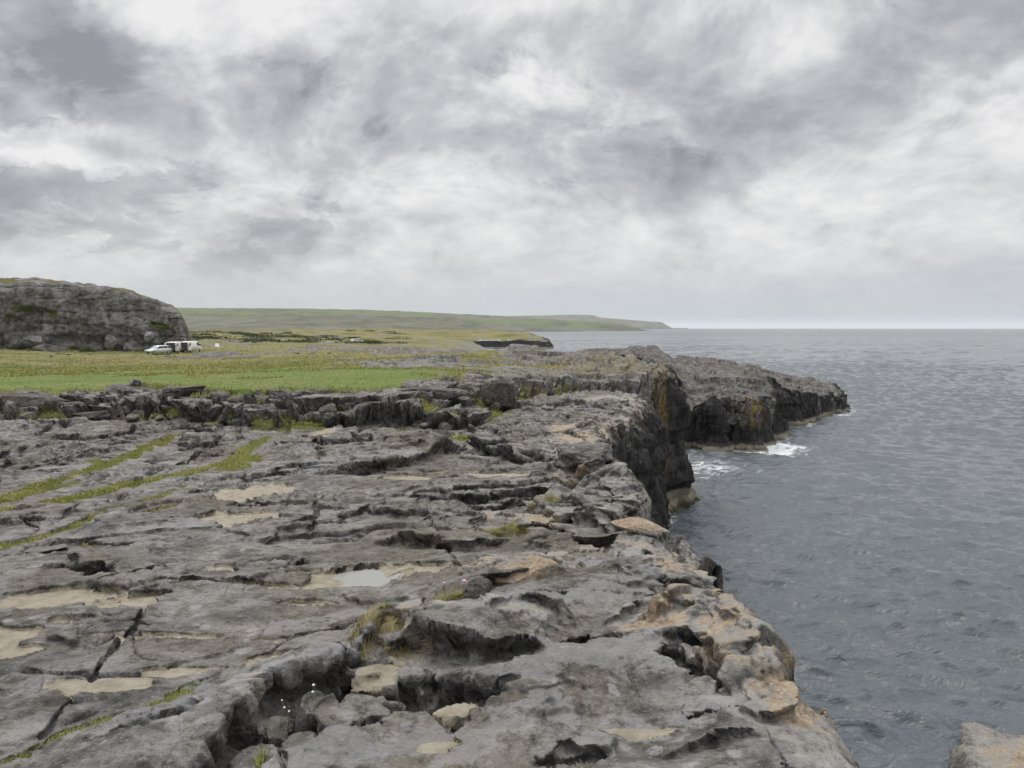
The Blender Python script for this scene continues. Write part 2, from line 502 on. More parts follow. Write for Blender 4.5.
BUMP = [([(95, 770), (160, 746), (225, 720), (290, 698), (345, 666)], .17, .26), ([(400, 640), (470, 640), (545, 636)], .16, .22), ([(500, 690), (570, 680), (640, 665)], .12, .26),
        ([(490, 745), (540, 715)], .07, .14), ([(480, 584), (520, 578), (556, 574)], .17, .16), ([(660, 650), (720, 650), (770, 690)], .09, .18), ([(330, 745), (380, 730)], .07, .12),
        ([(500, 620), (560, 600), (640, 580)], .12, .35), ([(640, 545), (690, 560)], .10, .25), ([(300, 468), (370, 462), (430, 452)], .12, .8), ([(720, 730), (790, 745)], .05, .2)]
BUMP = [(px_list(p), a * .68, w) for p, a, w in BUMP]
BUMP.append((np.array([(.85, 11.0), (1.25, 10.4), (1.5, 9.4)]), .30, .40))
BUMP.append((px_list([(672, 640), (722, 640), (758, 668), (786, 712)]), .12, .15))
GRASS = [([(-60, 520), (0, 500), (40, 488), (66, 478), (96, 468), (126, 456), (146, 446), (179, 436)], 6),
         ([(-60, 526), (0, 511), (60, 500), (116, 488), (150, 480), (193, 471), (233, 461), (252, 446), (271, 436)], 6),
         ([(-40, 562), (0, 548), (43, 536), (80, 526), (106, 510), (133, 506), (160, 496), (186, 484)], 6), ([(143, 517), (166, 510)], 4), ([(96, 460), (118, 462)], 5),
         ([(-20, 772), (0, 763), (40, 750), (76, 733), (110, 723), (150, 713), (186, 700), (219, 690)], 6), ([(180, 700), (215, 692)], 8),
         ([(230, 470), (250, 456)], 8), ([(30, 495), (90, 480)], 4), ([(460, 437), (474, 440)], 5), ([(330, 425), (360, 423), (395, 421)], 4), ([(280, 428), (320, 425)], 3), ([(255, 770), (262, 745)], 6), ([(330, 735), (345, 729)], 4)]
def _gw(p, w):
    D = np.array([np.hypot(*q) for q in px_list(p)]).mean()
    return w * D / F * max(1.0, .24 * D / (1.53 + .068 * D))


GRASS = [(px_list(p), _gw(p, w)) for p, w in GRASS]
SAND = [(60, 603, 46, 12), (120, 607, 35, 7), (146, 603, 22, 6), (213, 573, 20, 9), (322, 586, 18, 10), (10, 636, 22, 10), (17, 655, 16, 7), (73, 623, 22, 6), (286, 661, 32, 13), (83, 690, 48, 13), (190, 670, 40, 6),
        (130, 678, 30, 5), (250, 495, 36, 12), (246, 520, 40, 9), (366, 576, 50, 16), (410, 572, 40, 12), (408, 480, 26, 4), (310, 604, 26, 5), (355, 633, 22, 4), (-30, 640, 40, 14), (545, 612, 26, 8), (405, 655, 22, 10), (380, 668, 22, 16),
        (440, 745, 18, 10), (455, 700, 14, 6), (240, 590, 60, 5), (150, 640, 60, 4), (500, 475, 30, 4), (640, 735, 50, 10), (330, 640, 30, 5)]


LICH = [([(484, 582), (520, 576), (556, 572)], .16, 1.0), ([(662, 640), (720, 638), (750, 665), (785, 718)], .24, 1.16), ([(590, 545), (650, 555), (690, 585)], .14, .85), ([(650, 560), (670, 590)], .1, .9),
        ([(410, 640), (440, 632), (530, 640)], .07, .8), ([(220, 700), (260, 705)], .07, .75), ([(400, 655), (420, 648)], .04, .9), ([(475, 495), (520, 508), (550, 520)], .2, .8), ([(500, 452), (560, 462)], .3, .8),
        ([(560, 492), (600, 470), (630, 480)], .3, .85), ([(575, 440), (620, 425), (650, 408)], .7, .85), ([(560, 430), (580, 440)], .4, .9), ([(600, 400), (640, 402)], .9, .75), ([(310, 440), (330, 430)], .3, .8)]
LICH = [(px_list(p), w, a) for p, w, a in LICH]


PALE = [([(500, 690), (560, 672), (640, 668)], .22), ([(500, 632), (570, 612), (650, 596)], .22), ([(450, 755), (510, 730), (560, 712)], .12), ([(290, 762), (360, 748), (430, 742)], .14), ([(110, 748), (200, 712), (300, 682), (360, 655)], .13),
        ([(170, 530), (230, 522)], .3), ([(405, 634), (470, 636), (540, 640)], .12), ([(690, 725), (740, 715)], .14), ([(40, 470), (140, 462)], .5), ([(190, 500), (226, 492)], .3), ([(300, 470), (400, 462)], .4), ([(560, 575), (620, 560)], .2),
        ([(330, 590), (420, 596)], .1), ([(280, 632), (350, 622)], .12), ([(480, 520), (540, 528)], .15), ([(20, 700), (60, 690)], .1), ([(600, 742), (640, 728)], .1)]
PALE = [(px_list(p), w) for p, w in PALE]


def stroke_apply(x, y, pts, pad):
    lo, hi = pts.min(0) - pad, pts.max(0) + pad
    m = (x > lo[0]) & (x < hi[0]) & (y > lo[1]) & (y < hi[1])
    return np.nonzero(m.ravel())[0]


def seg_dist(x, y, P):
    """distance, signed side and 0..1 position along an open polyline (ends clipped)"""
    P = np.asarray(P, f32)
    d = P[1:] - P[:-1]
    ln = np.hypot(d[:, 0], d[:, 1])
    cum = np.concatenate([[0], np.cumsum(ln)])
    best, sg, al = np.full(x.shape, 1e9, f32), np.ones(x.shape, f32), np.zeros(x.shape, f32)
    for i in range(len(d)):
        if ln[i] < 1e-6:
            continue
        rx, ry = x - P[i, 0], y - P[i, 1]
        t = np.clip((rx * d[i, 0] + ry * d[i, 1]) / f32(ln[i] ** 2), 0, 1)
        ex, ey = rx - t * d[i, 0], ry - t * d[i, 1]
        dd = ex * ex + ey * ey
        k = dd < best
        best = np.where(k, dd, best)
        sg = np.where(k, np.sign(d[i, 0] * ry - d[i, 1] * rx), sg)
        al = np.where(k, (cum[i] + t * ln[i]) / f32(cum[-1]), al)
    return np.sqrt(best), sg, al, cum[-1]


PUDDLE = on_low(364, 581)
SANDW = [(on_low(a, b), c * np.hypot(*on_low(a, b)) / F, d * np.hypot(*on_low(a, b)) / F * (np.hypot(*on_low(a, b)) / 2.6)) for a, b, c, d in SAND]


_j = GRASS[0][0][-1] - GRASS[0][0][1]
JDIR = tuple(_j / np.hypot(*_j))


def land(x, y):
    """height and cover of the land at points x, y (z, dict of masks)"""
    shp = x.shape
    x, y = x.astype(f32).ravel(), y.astype(f32).ravel()
    r = np.hypot(x, y)
    sdc, cnx, cny = sdist(x, y, COASTC)
    sdc = sdc + coast_wob(x, y)
    sdl, _, _ = sdist(x, y, LEDGEC)
    zl, zh = zlow_f(x, y), zhigh_f(x, y)
    # the stepped rise from the lower shelf to the fields
    wob = .55 * fbm(x * .45, y * .45, 3, 3) + .28 * fbm(x * 1.7, y * 1.7, 3, 6)
    blk = worley(x * .55, y * .5, 3)[2] - .5
    w = .09
    back = np.clip((r - 34) / 12, 0, 1)
    o2 = (.9 + 1.5 * pn(x * .25, y * .25, 8)) * (1 - back) + .3 * back
    s0 = st((sdl + wob + blk * .5) / w)
    s1 = st((sdl - o2 + wob * 1.3 + blk * .9 + .3 * fbm(x * 2, y * 2, 2, 9)) / w)
    s2 = st((sdl - o2 * 2.1 + wob * 1.6 - blk * 1.4 + .4 * fbm(x * 1.5, y * 1.5, 3, 10)) / w)
    M = .58 * s0 + .24 * s1 + .18 * s2
    up = st((sdl + .6) / 1.2)
    rise = st((sdl + 1.4) / 1.) * st((6.5 - sdl) / 2) * (x < 4)
    gl = rise * st((fbm(x * .55, y * .9, 4, 120) - .17) / .16)
    M = M + (st((sdl + 1.0) / 5.0) - M) * gl * .8
    z = zl + np.maximum(zh - zl, .0) * M
    z = np.where(sdl > 8, zh, z)
    # --- rockiness of the high ground
    fieldn = fbm(x * .03, y * .05, 4, 20)
    inl = np.clip((sdl - 2.2 + 1.6 * fbm(x * .5, y * .5, 3, 14)) / 1.2, 0, 1) * (sdl > -1)
    coastrock = st((26 + 16 * fbm(x * .04, y * .04, 3, 18) - sdc) / 14) * (r < 420)
    pav = st((fbm(x * .045, y * .10, 5, 22, .58) - .22) / .08) * st((r - 30) / 20) * (1 - .6 * st((r - 250) / 300)) * np.maximum(st((x + 24) / 6), st((y - 72) / 10)) * np.maximum(st((x + 50) / 14), st((y - 132) / 12))
    lawn_b = st((x + 95) / 20) * 0 + st((3 - x) / 4) * st((sdl - 2) / 2) * st((50 - y + 14 * fbm(x * .07, y * .12, 4, 24)) / 8) * (.72 + .28 * st((fbm(x * .16, y * .3, 3, 26) + .25) / .3))
    headland = st((y - 60) / 10) * st((x - 2 - .02 * y) / 8) * (y < 170)
    coastrock = coastrock * np.maximum(st((x + 6) / 6), st((y - 75) / 10))
    coastrock = np.maximum(coastrock, headland)
    veg = inl * (1 - np.clip(coastrock + .35 * (fbm(x * .2, y * .2, 3, 25)), 0, 1)) * (1 - pav * (1 - lawn_b))
    brown = st((sdl - .3) / 1.5) * st((x - 1.5) / 3) * st((y - 38) / 5) * st((75 - y) / 12)     # rank grass over the blocky band by the cliff
    veg = np.where(y < 36, np.maximum(veg, inl * st((3 - x) / 3)), veg)
    rock = 1 - veg
    # --- rock surface
    nearw = st((80 - r) / 30)
    wx = x + .5 * fbm(x * .6, y * .6, 3, 30)
    wy = y + .5 * fbm(x * .6, y * .6, 3, 33)
    far_amp = np.clip(r / 9, .35, 1.7) * .62
    q = fbm(wx / 4.6, wy / 2.1, 4, 50, .5) * 3.6
    d = terrace(q, .16) * .085 * far_amp
    q2 = fbm(wx / 1.7, wy / .8, 4, 60, .52) * 2.6
    d += terrace(q2, .18) * .024 * np.clip(r / 9, .5, 1.8)
    big = fbm(x / 7, y / 4, 3, 70) * .10
    d += big + fbm(wx / .9, wy / .6, 4, 72) * .020 + np.abs(fbm(wx / .34, wy / .3, 4, 75)) * .011
    rz = st((fbm(wx / 1.3, wy / .8, 3, 180) + .12) / .3)          # where the surface is pitted
    fi = (r < 45)
    xi_, yi_ = wx[fi], wy[fi]
    mic = .016 * (np.abs(pn(xi_ * 4.6, yi_ * 5.4, 181)) - .25) + .010 * (np.abs(pn(xi_ * 10.5, yi_ * 11.5, 183)) - .25) + .006 * pn(xi_ * 23, yi_ * 25, 185)
    pits_ = worley(xi_ * 5.5, yi_ * 6.5, 9)[0]
    mic -= .020 * st((.34 - pits_) / .16) * st((pn(xi_ * 1.1, yi_ * 1.3, 187) - .05) / .2)
    d[fi] += mic * (.2 + .9 * rz[fi]) * np.clip(r[fi] / 5, .8, 1.8)
    # blocks parted by joints
    ca, sa = math.cos(.55), math.sin(.55)
    jx, jy = (wx * ca + wy * sa), (-wx * sa + wy * ca)
    w1, w2, wid = worley(jx / 2.6, jy / 1.1, 5)
    jm = st((fbm(x * .22, y * .3, 2, 80) - .02) / .15)
    d -= jm * .06 * np.clip(r / 8, .6, 2) * np.exp(-((w2 - w1) / .055) ** 2)
    d += jm * (wid - .5) * .06 * np.clip(r / 8, .5, 1.6)
    quiet = st((fbm(x / 3.4, y / 2.6, 3, 85) + .18) / .4)
    d *= (.45 + .55 * quiet)
    d *= 1 - .86 * st((r - 28) / 25) * st((sdl + 1) / 4)
    d = (d + .013) * (1 - .25 * st((9 - r) / 3)) * (1 - .5 * st((9.5 - r) / 3) * st((.3 - x) / 1.0))
    # two sets of straight joints, the main one running with the grassy ones
    for (ux, uy), sp, dep, sd_ in ((JDIR, 1.25, .075, 1), ((-JDIR[1], JDIR[0]), 2.3, .05, 2)):
        vv = (-uy * x + ux * y) / sp + .10 * pn(x * .35, y * .35, 210 + sd_)
        uu = ux * x + uy * y
        li = np.round(vv)
        hh = np.sin(li * 91.3 + sd_ * 17.7) * 43758.5453
        hh = hh - np.floor(hh)
        off = (hh - .5) * .6
        dl = np.abs(vv - li - off) * sp + .012 * pn(x * 5, y * 5, 215)
        on = st((pn(uu * .22 + li * 5.3, li * 1.7, 220 + sd_) + .08) / .15)
        on = on * (1 - st((5.8 - r) / .8) * st((x + .7) / .3))
        wj = .022 * np.clip(r / 5, .7, 3)
        d -= on * dep * np.clip(r / 6, .5, 2) * np.exp(-(np.maximum(dl, 0) / wj) ** 2)
        d += on * (hh - .5) * .07 * np.clip(r / 7, .5, 1.6) * np.tanh((vv - li - off) * sp / (.016 + .004 * r)) * np.exp(-np.maximum(dl, 0) / (.35 * sp))
    d *= 1 - .38 * st((17 - r) / 4) * st((r - 7) / 2) * st((-.2 - x) / 1.5)
    # hairline fractures
    c1, c2, ci = worley((wx * .86 + wy * .5) * .8, (-wx * .5 + wy * .86) * 1.7, 14)
    cz = st((fbm(x * .5, y * .6, 2, 195) - .0) / .2) * (1 - st((5.8 - r) / .8) * st((x + .7) / .3))
    d -= cz * .045 * np.clip(r / 7, .6, 2) * np.exp(-((c2 - c1) / .03) ** 2) - cz * (ci - .5) * .035 * np.clip(r / 7, .5, 1.5)
    lowm = 1 - up
    # strokes
    for P, A, Lb in STEPS:
        ii = stroke_apply(x, y, P, max(Lb * 2.5, .3))
        if not len(ii):
            continue
        xs, ys = x[ii], y[ii]
        di, sg, al, tot = seg_dist(xs, ys, P)
        s = di * sg + tot * .035 * fbm(xs * 3 / tot + 7, ys * 3 / tot, 3, 90) + .02 * fbm(xs * 9, ys * 9, 2, 92)
        tap = st(np.minimum(al, 1 - al) / .22)
        tap = tap * (.75 + .45 * pn(xs * 4 / tot, ys * 4 / tot, 95))
        wr = np.maximum(max(.02, A * .16), .0065 * np.hypot(xs, ys))
        d[ii] += A * tap * st(s / wr) * np.exp(-np.maximum(s, 0) / Lb) * st((2.4 * Lb - s) / Lb)
        d[ii] -= .25 * A * tap * st((s + Lb * .5) / (Lb * .5)) * st(1 - (s + wr) / wr)
    for P, A, wd in BUMP:
        ii = stroke_apply(x, y, P, wd * 3)
        if len(ii):
            xs, ys = x[ii], y[ii]
            di, sg, al, tot = seg_dist(xs, ys, P)
            di = di + .22 * wd * fbm(xs / wd, ys / wd, 3, 97)
            d[ii] += A * np.exp(-(np.maximum(di, 0) / wd) ** 2.4) * st(np.minimum(al + .25, 1.25 - al) / .35)
    pit = np.zeros_like(x)
    for P, A, wd in TRENCH:
        ii = stroke_apply(x, y, P, wd * 3)
        if len(ii):
            xs, ys = x[ii], y[ii]
            di, sg, al, tot = seg_dist(xs, ys, P)
            di = di + .35 * wd * fbm(xs * .8 / wd, ys * .8 / wd, 3, 99)
            k = st((1.25 * wd - di) / (.55 * wd)) * st(np.minimum(al + .2, 1.2 - al) / .3)
            d[ii] -= A * k * (1 + .3 * fbm(xs * 3, ys * 3, 2, 98))
            pit[ii] = np.maximum(pit[ii], k)
    # hollows holding sand
    sand = np.zeros_like(x)
    sn = fbm(x * 2.2, y * 1.6, 4, 100) * .75 + fbm(x * 7, y * 5, 3, 104) * .35
    for (cx, cy), ax, ay in SANDW:
        ii = stroke_apply(x, y, np.array([[cx, cy]]), max(ax, ay) * 2.2)
        if len(ii):
            e = 1 - np.hypot((x[ii] - cx) / ax, (y[ii] - cy) / ay) + sn[ii] * .42 + .12
            sand[ii] = np.maximum(sand[ii], st((e + .12) / .22))
    sand *= lowm
    pool = np.exp(-(np.hypot((x - PUDDLE[0]) / .26, (y - PUDDLE[1]) / .36)) ** 2)
    flat = np.clip(sand, 0, 1)
    d = d * (1 - .8 * flat) - .018 * flat - .065 * pool
    # grass in joints
    gr = np.zeros_like(x)
    gn = fbm(x * 1.4, y * 1.4, 3, 110)
    for P, wd in GRASS:
        ii = stroke_apply(x, y, P, wd * 5 + .3)
        if len(ii):
            di, sg, al, tot = seg_dist(x[ii], y[ii], P)
            k = st(1.5 - di / (wd * (1.05 + .8 * gn[ii])))
            gr[ii] = np.maximum(gr[ii], k)
            d[ii] *= 1 - .62 * st(3.2 - di / (wd * 1.2))
    d -= .07 * gr * lowm
    d = d * (1 - .5 * gr * lowm)
    # grass on the stepped rise
    grass = np.clip(np.maximum(np.maximum(gr * lowm, veg), gl * .9), 0, 1)
    hum = (fbm(x * .5, y * .5, 4, 130) * .10 + fbm(x * .06, y * .09, 3, 134) * .45 * st((r - 60) / 80)) * (1 - lawn_b * .85)
    rockd = d + st((r - 40) / 40) * (sdl > 0) * (terrace(fbm(x * .075, y * .10, 4, 140) * 3.0, .05) * .46 + fbm(x * .5, y * .5, 3, 142) * .025)
    dd = rockd * (1 - grass * st((sdl - 2) / 3)) + hum * veg
    # rank grass and blocks over the back ledge
    dd += brown * (.22 * terrace(fbm(x * .35, y * .5, 3, 155) * 2, .15) + .10 * fbm(x * .9, y * .9, 4, 150) + .06 * np.abs(fbm(x * 3, y * 3, 2, 152)))
    farfade = 1 - .55 * st((r - 160) / 200)
    z = z + dd * farfade
    # mid-distance rise under the hill
    z = z + 4.2 * np.exp(-((x + 125) / 70) ** 2 - ((y - 520) / 120) ** 2) + st((r - 200) / 200) * fbm(x * .02, y * .03, 4, 160) * 1.4 * st(sdc / 60)
    # rounded lip of the cliff
    rad = np.clip(.10 + .010 * r, .12, 1.0)
    z = z - rad * .6 * np.exp(-np.maximum(sdc, 0) / rad) * st((r - 1) / 2) + np.where(r < 12, .05 * np.exp(-((sdc - .3) / .25) ** 2), 0)
    lich = .38 * st((.9 + .02 * r - sdc) / 1.0) * (r < 70) + .25 * st((3.2 - sdc) / 3) * (r < 60) + .25 * rise + .08
    for P, wd, a_ in LICH:
        ii = stroke_apply(x, y, P, wd * 2.5)
        if len(ii):
            di = seg_dist(x[ii], y[ii], P)[0] + .5 * wd * fbm(x[ii] / wd, y[ii] / wd, 3, 170)
            lich[ii] = np.maximum(lich[ii], (a_ + .17) * st(1.6 - di / wd))
    pale = np.zeros_like(x)
    for P, wd in PALE:
        ii = stroke_apply(x, y, P, wd * 2.5)
        if len(ii):
            di = seg_dist(x[ii], y[ii], P)[0] + .75 * wd * fbm(x[ii] * .7 / wd, y[ii] * .7 / wd, 4, 240, .6)
            pale[ii] = np.maximum(pale[ii], st(1.4 - di / wd))
    masks = dict(pale=pale, grass=grass, sand=sand, lichen=np.clip(lich, 0, 1), lawn=np.clip(lawn_b * veg, 0, 1), rough=np.clip(brown, 0, 1), pit=pit)
    return z.reshape(shp), sdc.reshape(shp), cnx.reshape(shp), cny.reshape(shp), {k: v.reshape(shp).astype(f32) for k, v in masks.items()}, sdl.reshape(shp)


def land_z(x, y):
    return float(land(np.array([x]), np.array([y]))[0][0])


# ------------------------------------------------------------------ mesh helpers
def mesh_np(name, co, faces, mat, attrs=None, smooth=True, parent=None):
    """faces: (n,3) or (n,4) int array"""
    me = bpy.data.meshes.new(name)
    nv, nf, k = len(co), len(faces), faces.shape[1]
    me.vertices.add(nv)
    me.vertices.foreach_set('co', np.ascontiguousarray(co, f32).ravel())
    me.loops.add(nf * k)
    me.polygons.add(nf)
    me.polygons.foreach_set('loop_start', np.arange(0, nf * k, k, dtype=np.int32))
    me.loops.foreach_set('vertex_index', np.ascontiguousarray(faces, np.int32).ravel())
    if smooth:
        me.polygons.foreach_set('use_smooth', np.ones(nf, bool))
    me.update(calc_edges=True)
    for an, av in (attrs or {}).items():
        a = me.attributes.new(an, 'FLOAT', 'POINT')
        a.data.foreach_set('value', np.ascontiguousarray(av, f32).ravel())
    me.materials.append(mat)
    o = bpy.data.objects.new(name, me)
    sc.collection.objects.link(o)
    if parent:
        o.parent = parent
    return o


def grid_faces(nr, nc, keep=None):
    i = np.arange(nr * nc).reshape(nr, nc)
    q = np.stack([i[:-1, :-1], i[:-1, 1:], i[1:, 1:], i[1:, :-1]], -1).reshape(-1, 4)
    if keep is not None:
        k = keep.ravel()
        q = q[k[q].all(1)]
    return q


def compact(co, faces, attrs):
    used = np.zeros(len(co), bool)
    used[faces.ravel()] = True
    idx = np.cumsum(used) - 1
    return co[used], idx[faces], {k: v.ravel()[used] for k, v in attrs.items()}


def boxblur(a, kr, kc):
    for ax, k in ((0, kr), (1, kc)):
        pad = [(0, 0), (0, 0)]
        pad[ax] = (k + 1, k)
        c = np.cumsum(np.pad(a.astype(np.float64), pad, mode='edge'), axis=ax)
        n = 2 * k + 1
        a = ((c[n:] - c[:-n]) if ax == 0 else (c[:, n:] - c[:, :-n])) / n
    return a.astype(f32)


def tag(o, label=None, cat=None, group=None, kind=None):
    if label:
        o['label'] = label
    if cat:
        o['category'] = cat
    if group:
        o['group'] = group
    if kind:
        o['kind'] = kind
    return o


# ------------------------------------------------------------------ materials of the land
def rock_colour(t, pos, big, lich):
    """weathered limestone: mottled greys, brown film, pale scoured patches, lichens"""
    n1 = t.noise(pos, .55, 6, .6, .3)
    n2 = t.noise(t.v('ADD', pos, (31, 7, 3)), 2.3, 7, .66, .2)
    n3 = t.noise(t.v('ADD', pos, (5, 61, 9)), 9.0, 6, .68)
    n4 = t.noise(pos, 46.0, 4, .7)
    c = t.mix(t.ss(n2, .36, .64), (.104, .094, .081), (.275, .259, .234))
    c = t.mix(t.m('MULTIPLY', t.ss(n1, .44, .62), .75), c, (.165, .145, .112))
    c = t.mix(t.m('MULTIPLY', t.ss(t.m('ADD', n3, t.m('MULTIPLY', n1, -.55)), .16, .42), .42), c, (.335, .335, .345))
    c = t.mix(t.m('MULTIPLY', t.ss(n3, .50, .36), .65), c, (.060, .058, .055))
    n5 = t.noise(t.v('ADD', t.v('MULTIPLY', pos, (.7, 1.3, 1)), (17, 23, 2)), 1.15, 6, .66, .4)
    c = t.mix(t.m('MULTIPLY', t.ss(n5, .53, .66), .62), c, (.070, .067, .063))
    v = t.n('ShaderNodeTexVoronoi', None, Vector=t.v('ADD', pos, t.v('SCALE', t.n('ShaderNodeTexNoise', None, Vector=pos, Scale=9.0).outputs[1], scale=.12)), Scale=7.5)
    spots = t.m('MULTIPLY', t.ss(v.outputs[0], .34, .18), t.ss(t.noise(pos, 1.3, 3), .5, .6))
    c = t.mix(t.m('MULTIPLY', spots, .5), c, (.43, .43, .42))
    c = t.mix(t.m('MULTIPLY', t.ss(n4, .44, .33), .62), c, (.045, .043, .041))
    c = t.mix(t.m('MULTIPLY', t.ss(n4, .56, .68), .42), c, (.44, .435, .43))
    # lichens: orange crusts and pale grey-green ones
    l1 = t.noise(t.v('ADD', pos, (3, 3, 77)), 2.7, 7, .7)
    l2 = t.noise(t.v('ADD', pos, (9, 1, 17)), 12.0, 5, .7)
    lm = t.m('ADD', t.m('ADD', l1, t.m('MULTIPLY', l2, .55)), t.m('MULTIPLY', lich, .50))
    pale = t.m('MULTIPLY', t.ss(lm, 1.04, 1.20), .6)
    c = t.mix(pale, c, (.40, .385, .355))
    org = t.m('MULTIPLY', t.ss(t.m('ADD', lm, t.m('MULTIPLY', t.m('SUBTRACT', n3, .5), .5)), 1.20, 1.36), .75)
    oc = t.mix(t.ss(l2, .42, .62), (.36, .225, .105), (.43, .35, .23))
    oc = t.mix(t.m('MULTIPLY', t.ss(n4, .52, .62), .75), oc, (.47, .45, .42))
    c = t.mix(org, c, oc)
    c = t.mix(t.m('MULTIPLY', t.ss(t.m('ADD', n3, n4), .86, .74), .5), c, (.06, .057, .052))
    return c, n2, n3, n4


def rock_bump(t, pos, strength=.9, scale=1.0):
    h1 = t.noise(pos, 3.2 * scale, 5, .68)
    h2 = t.noise(pos, 22 * scale, 6, .7)
    v = t.n('ShaderNodeTexVoronoi', {'feature': 'SMOOTH_F1'}, Vector=pos, Scale=26 * scale, Smoothness=.4)
    vb = t.n('ShaderNodeTexVoronoi', {'feature': 'SMOOTH_F1'}, Vector=t.v('ADD', pos, t.v('SCALE', t.n('ShaderNodeTexNoise', None, Vector=pos, Scale=8.0 * scale).outputs[1], scale=.2)), Scale=8 * scale, Smoothness=.3)
    h3 = t.noise(pos, 85 * scale, 3, .7)
    h = t.m('ADD', t.m('MULTIPLY', h1, .10), t.m('ADD', t.m('ADD', t.m('MULTIPLY', h2, .050), t.m('MULTIPLY', h3, .014)), t.m('ADD', t.m('MULTIPLY', t.ss(v.outputs[0], .05, .4), .010), t.m('MULTIPLY', t.ss(vb.outputs[0], .08, .45), .022))))
    return t.n('ShaderNodeBump', None, Strength=strength, Distance=1.0, Height=h).outputs[0]


def grass_colour(t, pos, lawn, rough):
    g1 = t.noise(pos, .35, 5, .6)
    g2 = t.noise(t.v('ADD', pos, (5, 5, 5)), 2.6, 5, .7)
    g3 = t.noise(t.v('MULTIPLY', pos, (.05, .12, .1)), 1.0, 6, .62)
    c = t.mix(t.ss(g2, .3, .7), (.115, .122, .038), (.215, .205, .078))
    tan = t.mix(t.ss(g2, .35, .65), (.185, .150, .065), (.270, .230, .120))
    c = t.mix(t.m('MULTIPLY', t.ss(t.m('ADD', g1, t.m('MULTIPLY', g3, .7)), .76, .98), .8), c, tan)
    c = t.mix(t.m('MULTIPLY', t.ss(g3, .52, .40), .5), c, (.050, .068, .024))
    lc = t.mix(t.ss(g2, .3, .7), (.110, .175, .038), (.150, .210, .055))
    c = t.mix(t.m('MULTIPLY', lawn, t.m('SUBTRACT', .92, t.m('MULTIPLY', t.ss(t.m('ADD', g1, t.m('MULTIPLY', g2, .6)), .78, .98), .6))), c, lc)
    return t.mix(t.m('MULTIPLY', rough, .75), c, tan)


def land_material():
    m, t = new_mat('weathered_limestone')
    pos = t.n('ShaderNodeNewGeometry').outputs['Position']
    grass, sand, lich, lawn, rough = (t.attr(k) for k in ('grass', 'sand', 'lichen', 'lawn', 'rough'))
    rc, n2, n3, n4 = rock_colour(t, pos, 1, lich)
    pl = t.ss(t.m('ADD', t.attr('pale'), t.m('ADD', t.m('MULTIPLY', t.m('SUBTRACT', n3, .5), 1.6), t.m('MULTIPLY', t.m('SUBTRACT', n4, .5), .9))), .40, .85)
    rc = t.mix(t.m('MULTIPLY', pl, .46), rc, (.335, .333, .335))
    fr = t.m('MULTIPLY', t.attr('fresh'), t.ss(t.m('ADD', n3, t.m('MULTIPLY', n2, .6)), .95, .66))  # mask for the darker rock tone, broken up by noise
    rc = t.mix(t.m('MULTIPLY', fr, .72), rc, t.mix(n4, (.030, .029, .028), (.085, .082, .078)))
    sc_ = t.mix(t.ss(n3, .3, .7), (.30, .265, .195), (.455, .41, .32))
    edge = t.m('ADD', sand, t.m('ADD', t.m('MULTIPLY', t.m('SUBTRACT', n3, .5), 1.3), t.m('MULTIPLY', t.m('SUBTRACT', n4, .5), .5)))
    c = t.mix(t.m('MULTIPLY', t.ss(edge, .38, .62), .88), rc, sc_)
    gc = grass_colour(t, pos, lawn, rough)
    ge = t.m('ADD', grass, t.m('MULTIPLY', t.m('SUBTRACT', t.noise(pos, 3.0, 5, .65), .5), .8))
    gm = t.ss(ge, .40, .58)
    c = t.mix(gm, c, gc)
    c = t.mix(t.m('MULTIPLY', rough, t.m('MULTIPLY', t.ss(n2, .46, .58), .75)), c, gc)
    b = t.n('ShaderNodeBsdfPrincipled', None, Base_Color=c, Roughness=.93, Normal=rock_bump(t, pos, .85))
    b.inputs['Specular IOR Level'].default_value = .18
    t.n('ShaderNodeOutputMaterial', None, Surface=b.outputs[0])
    return m


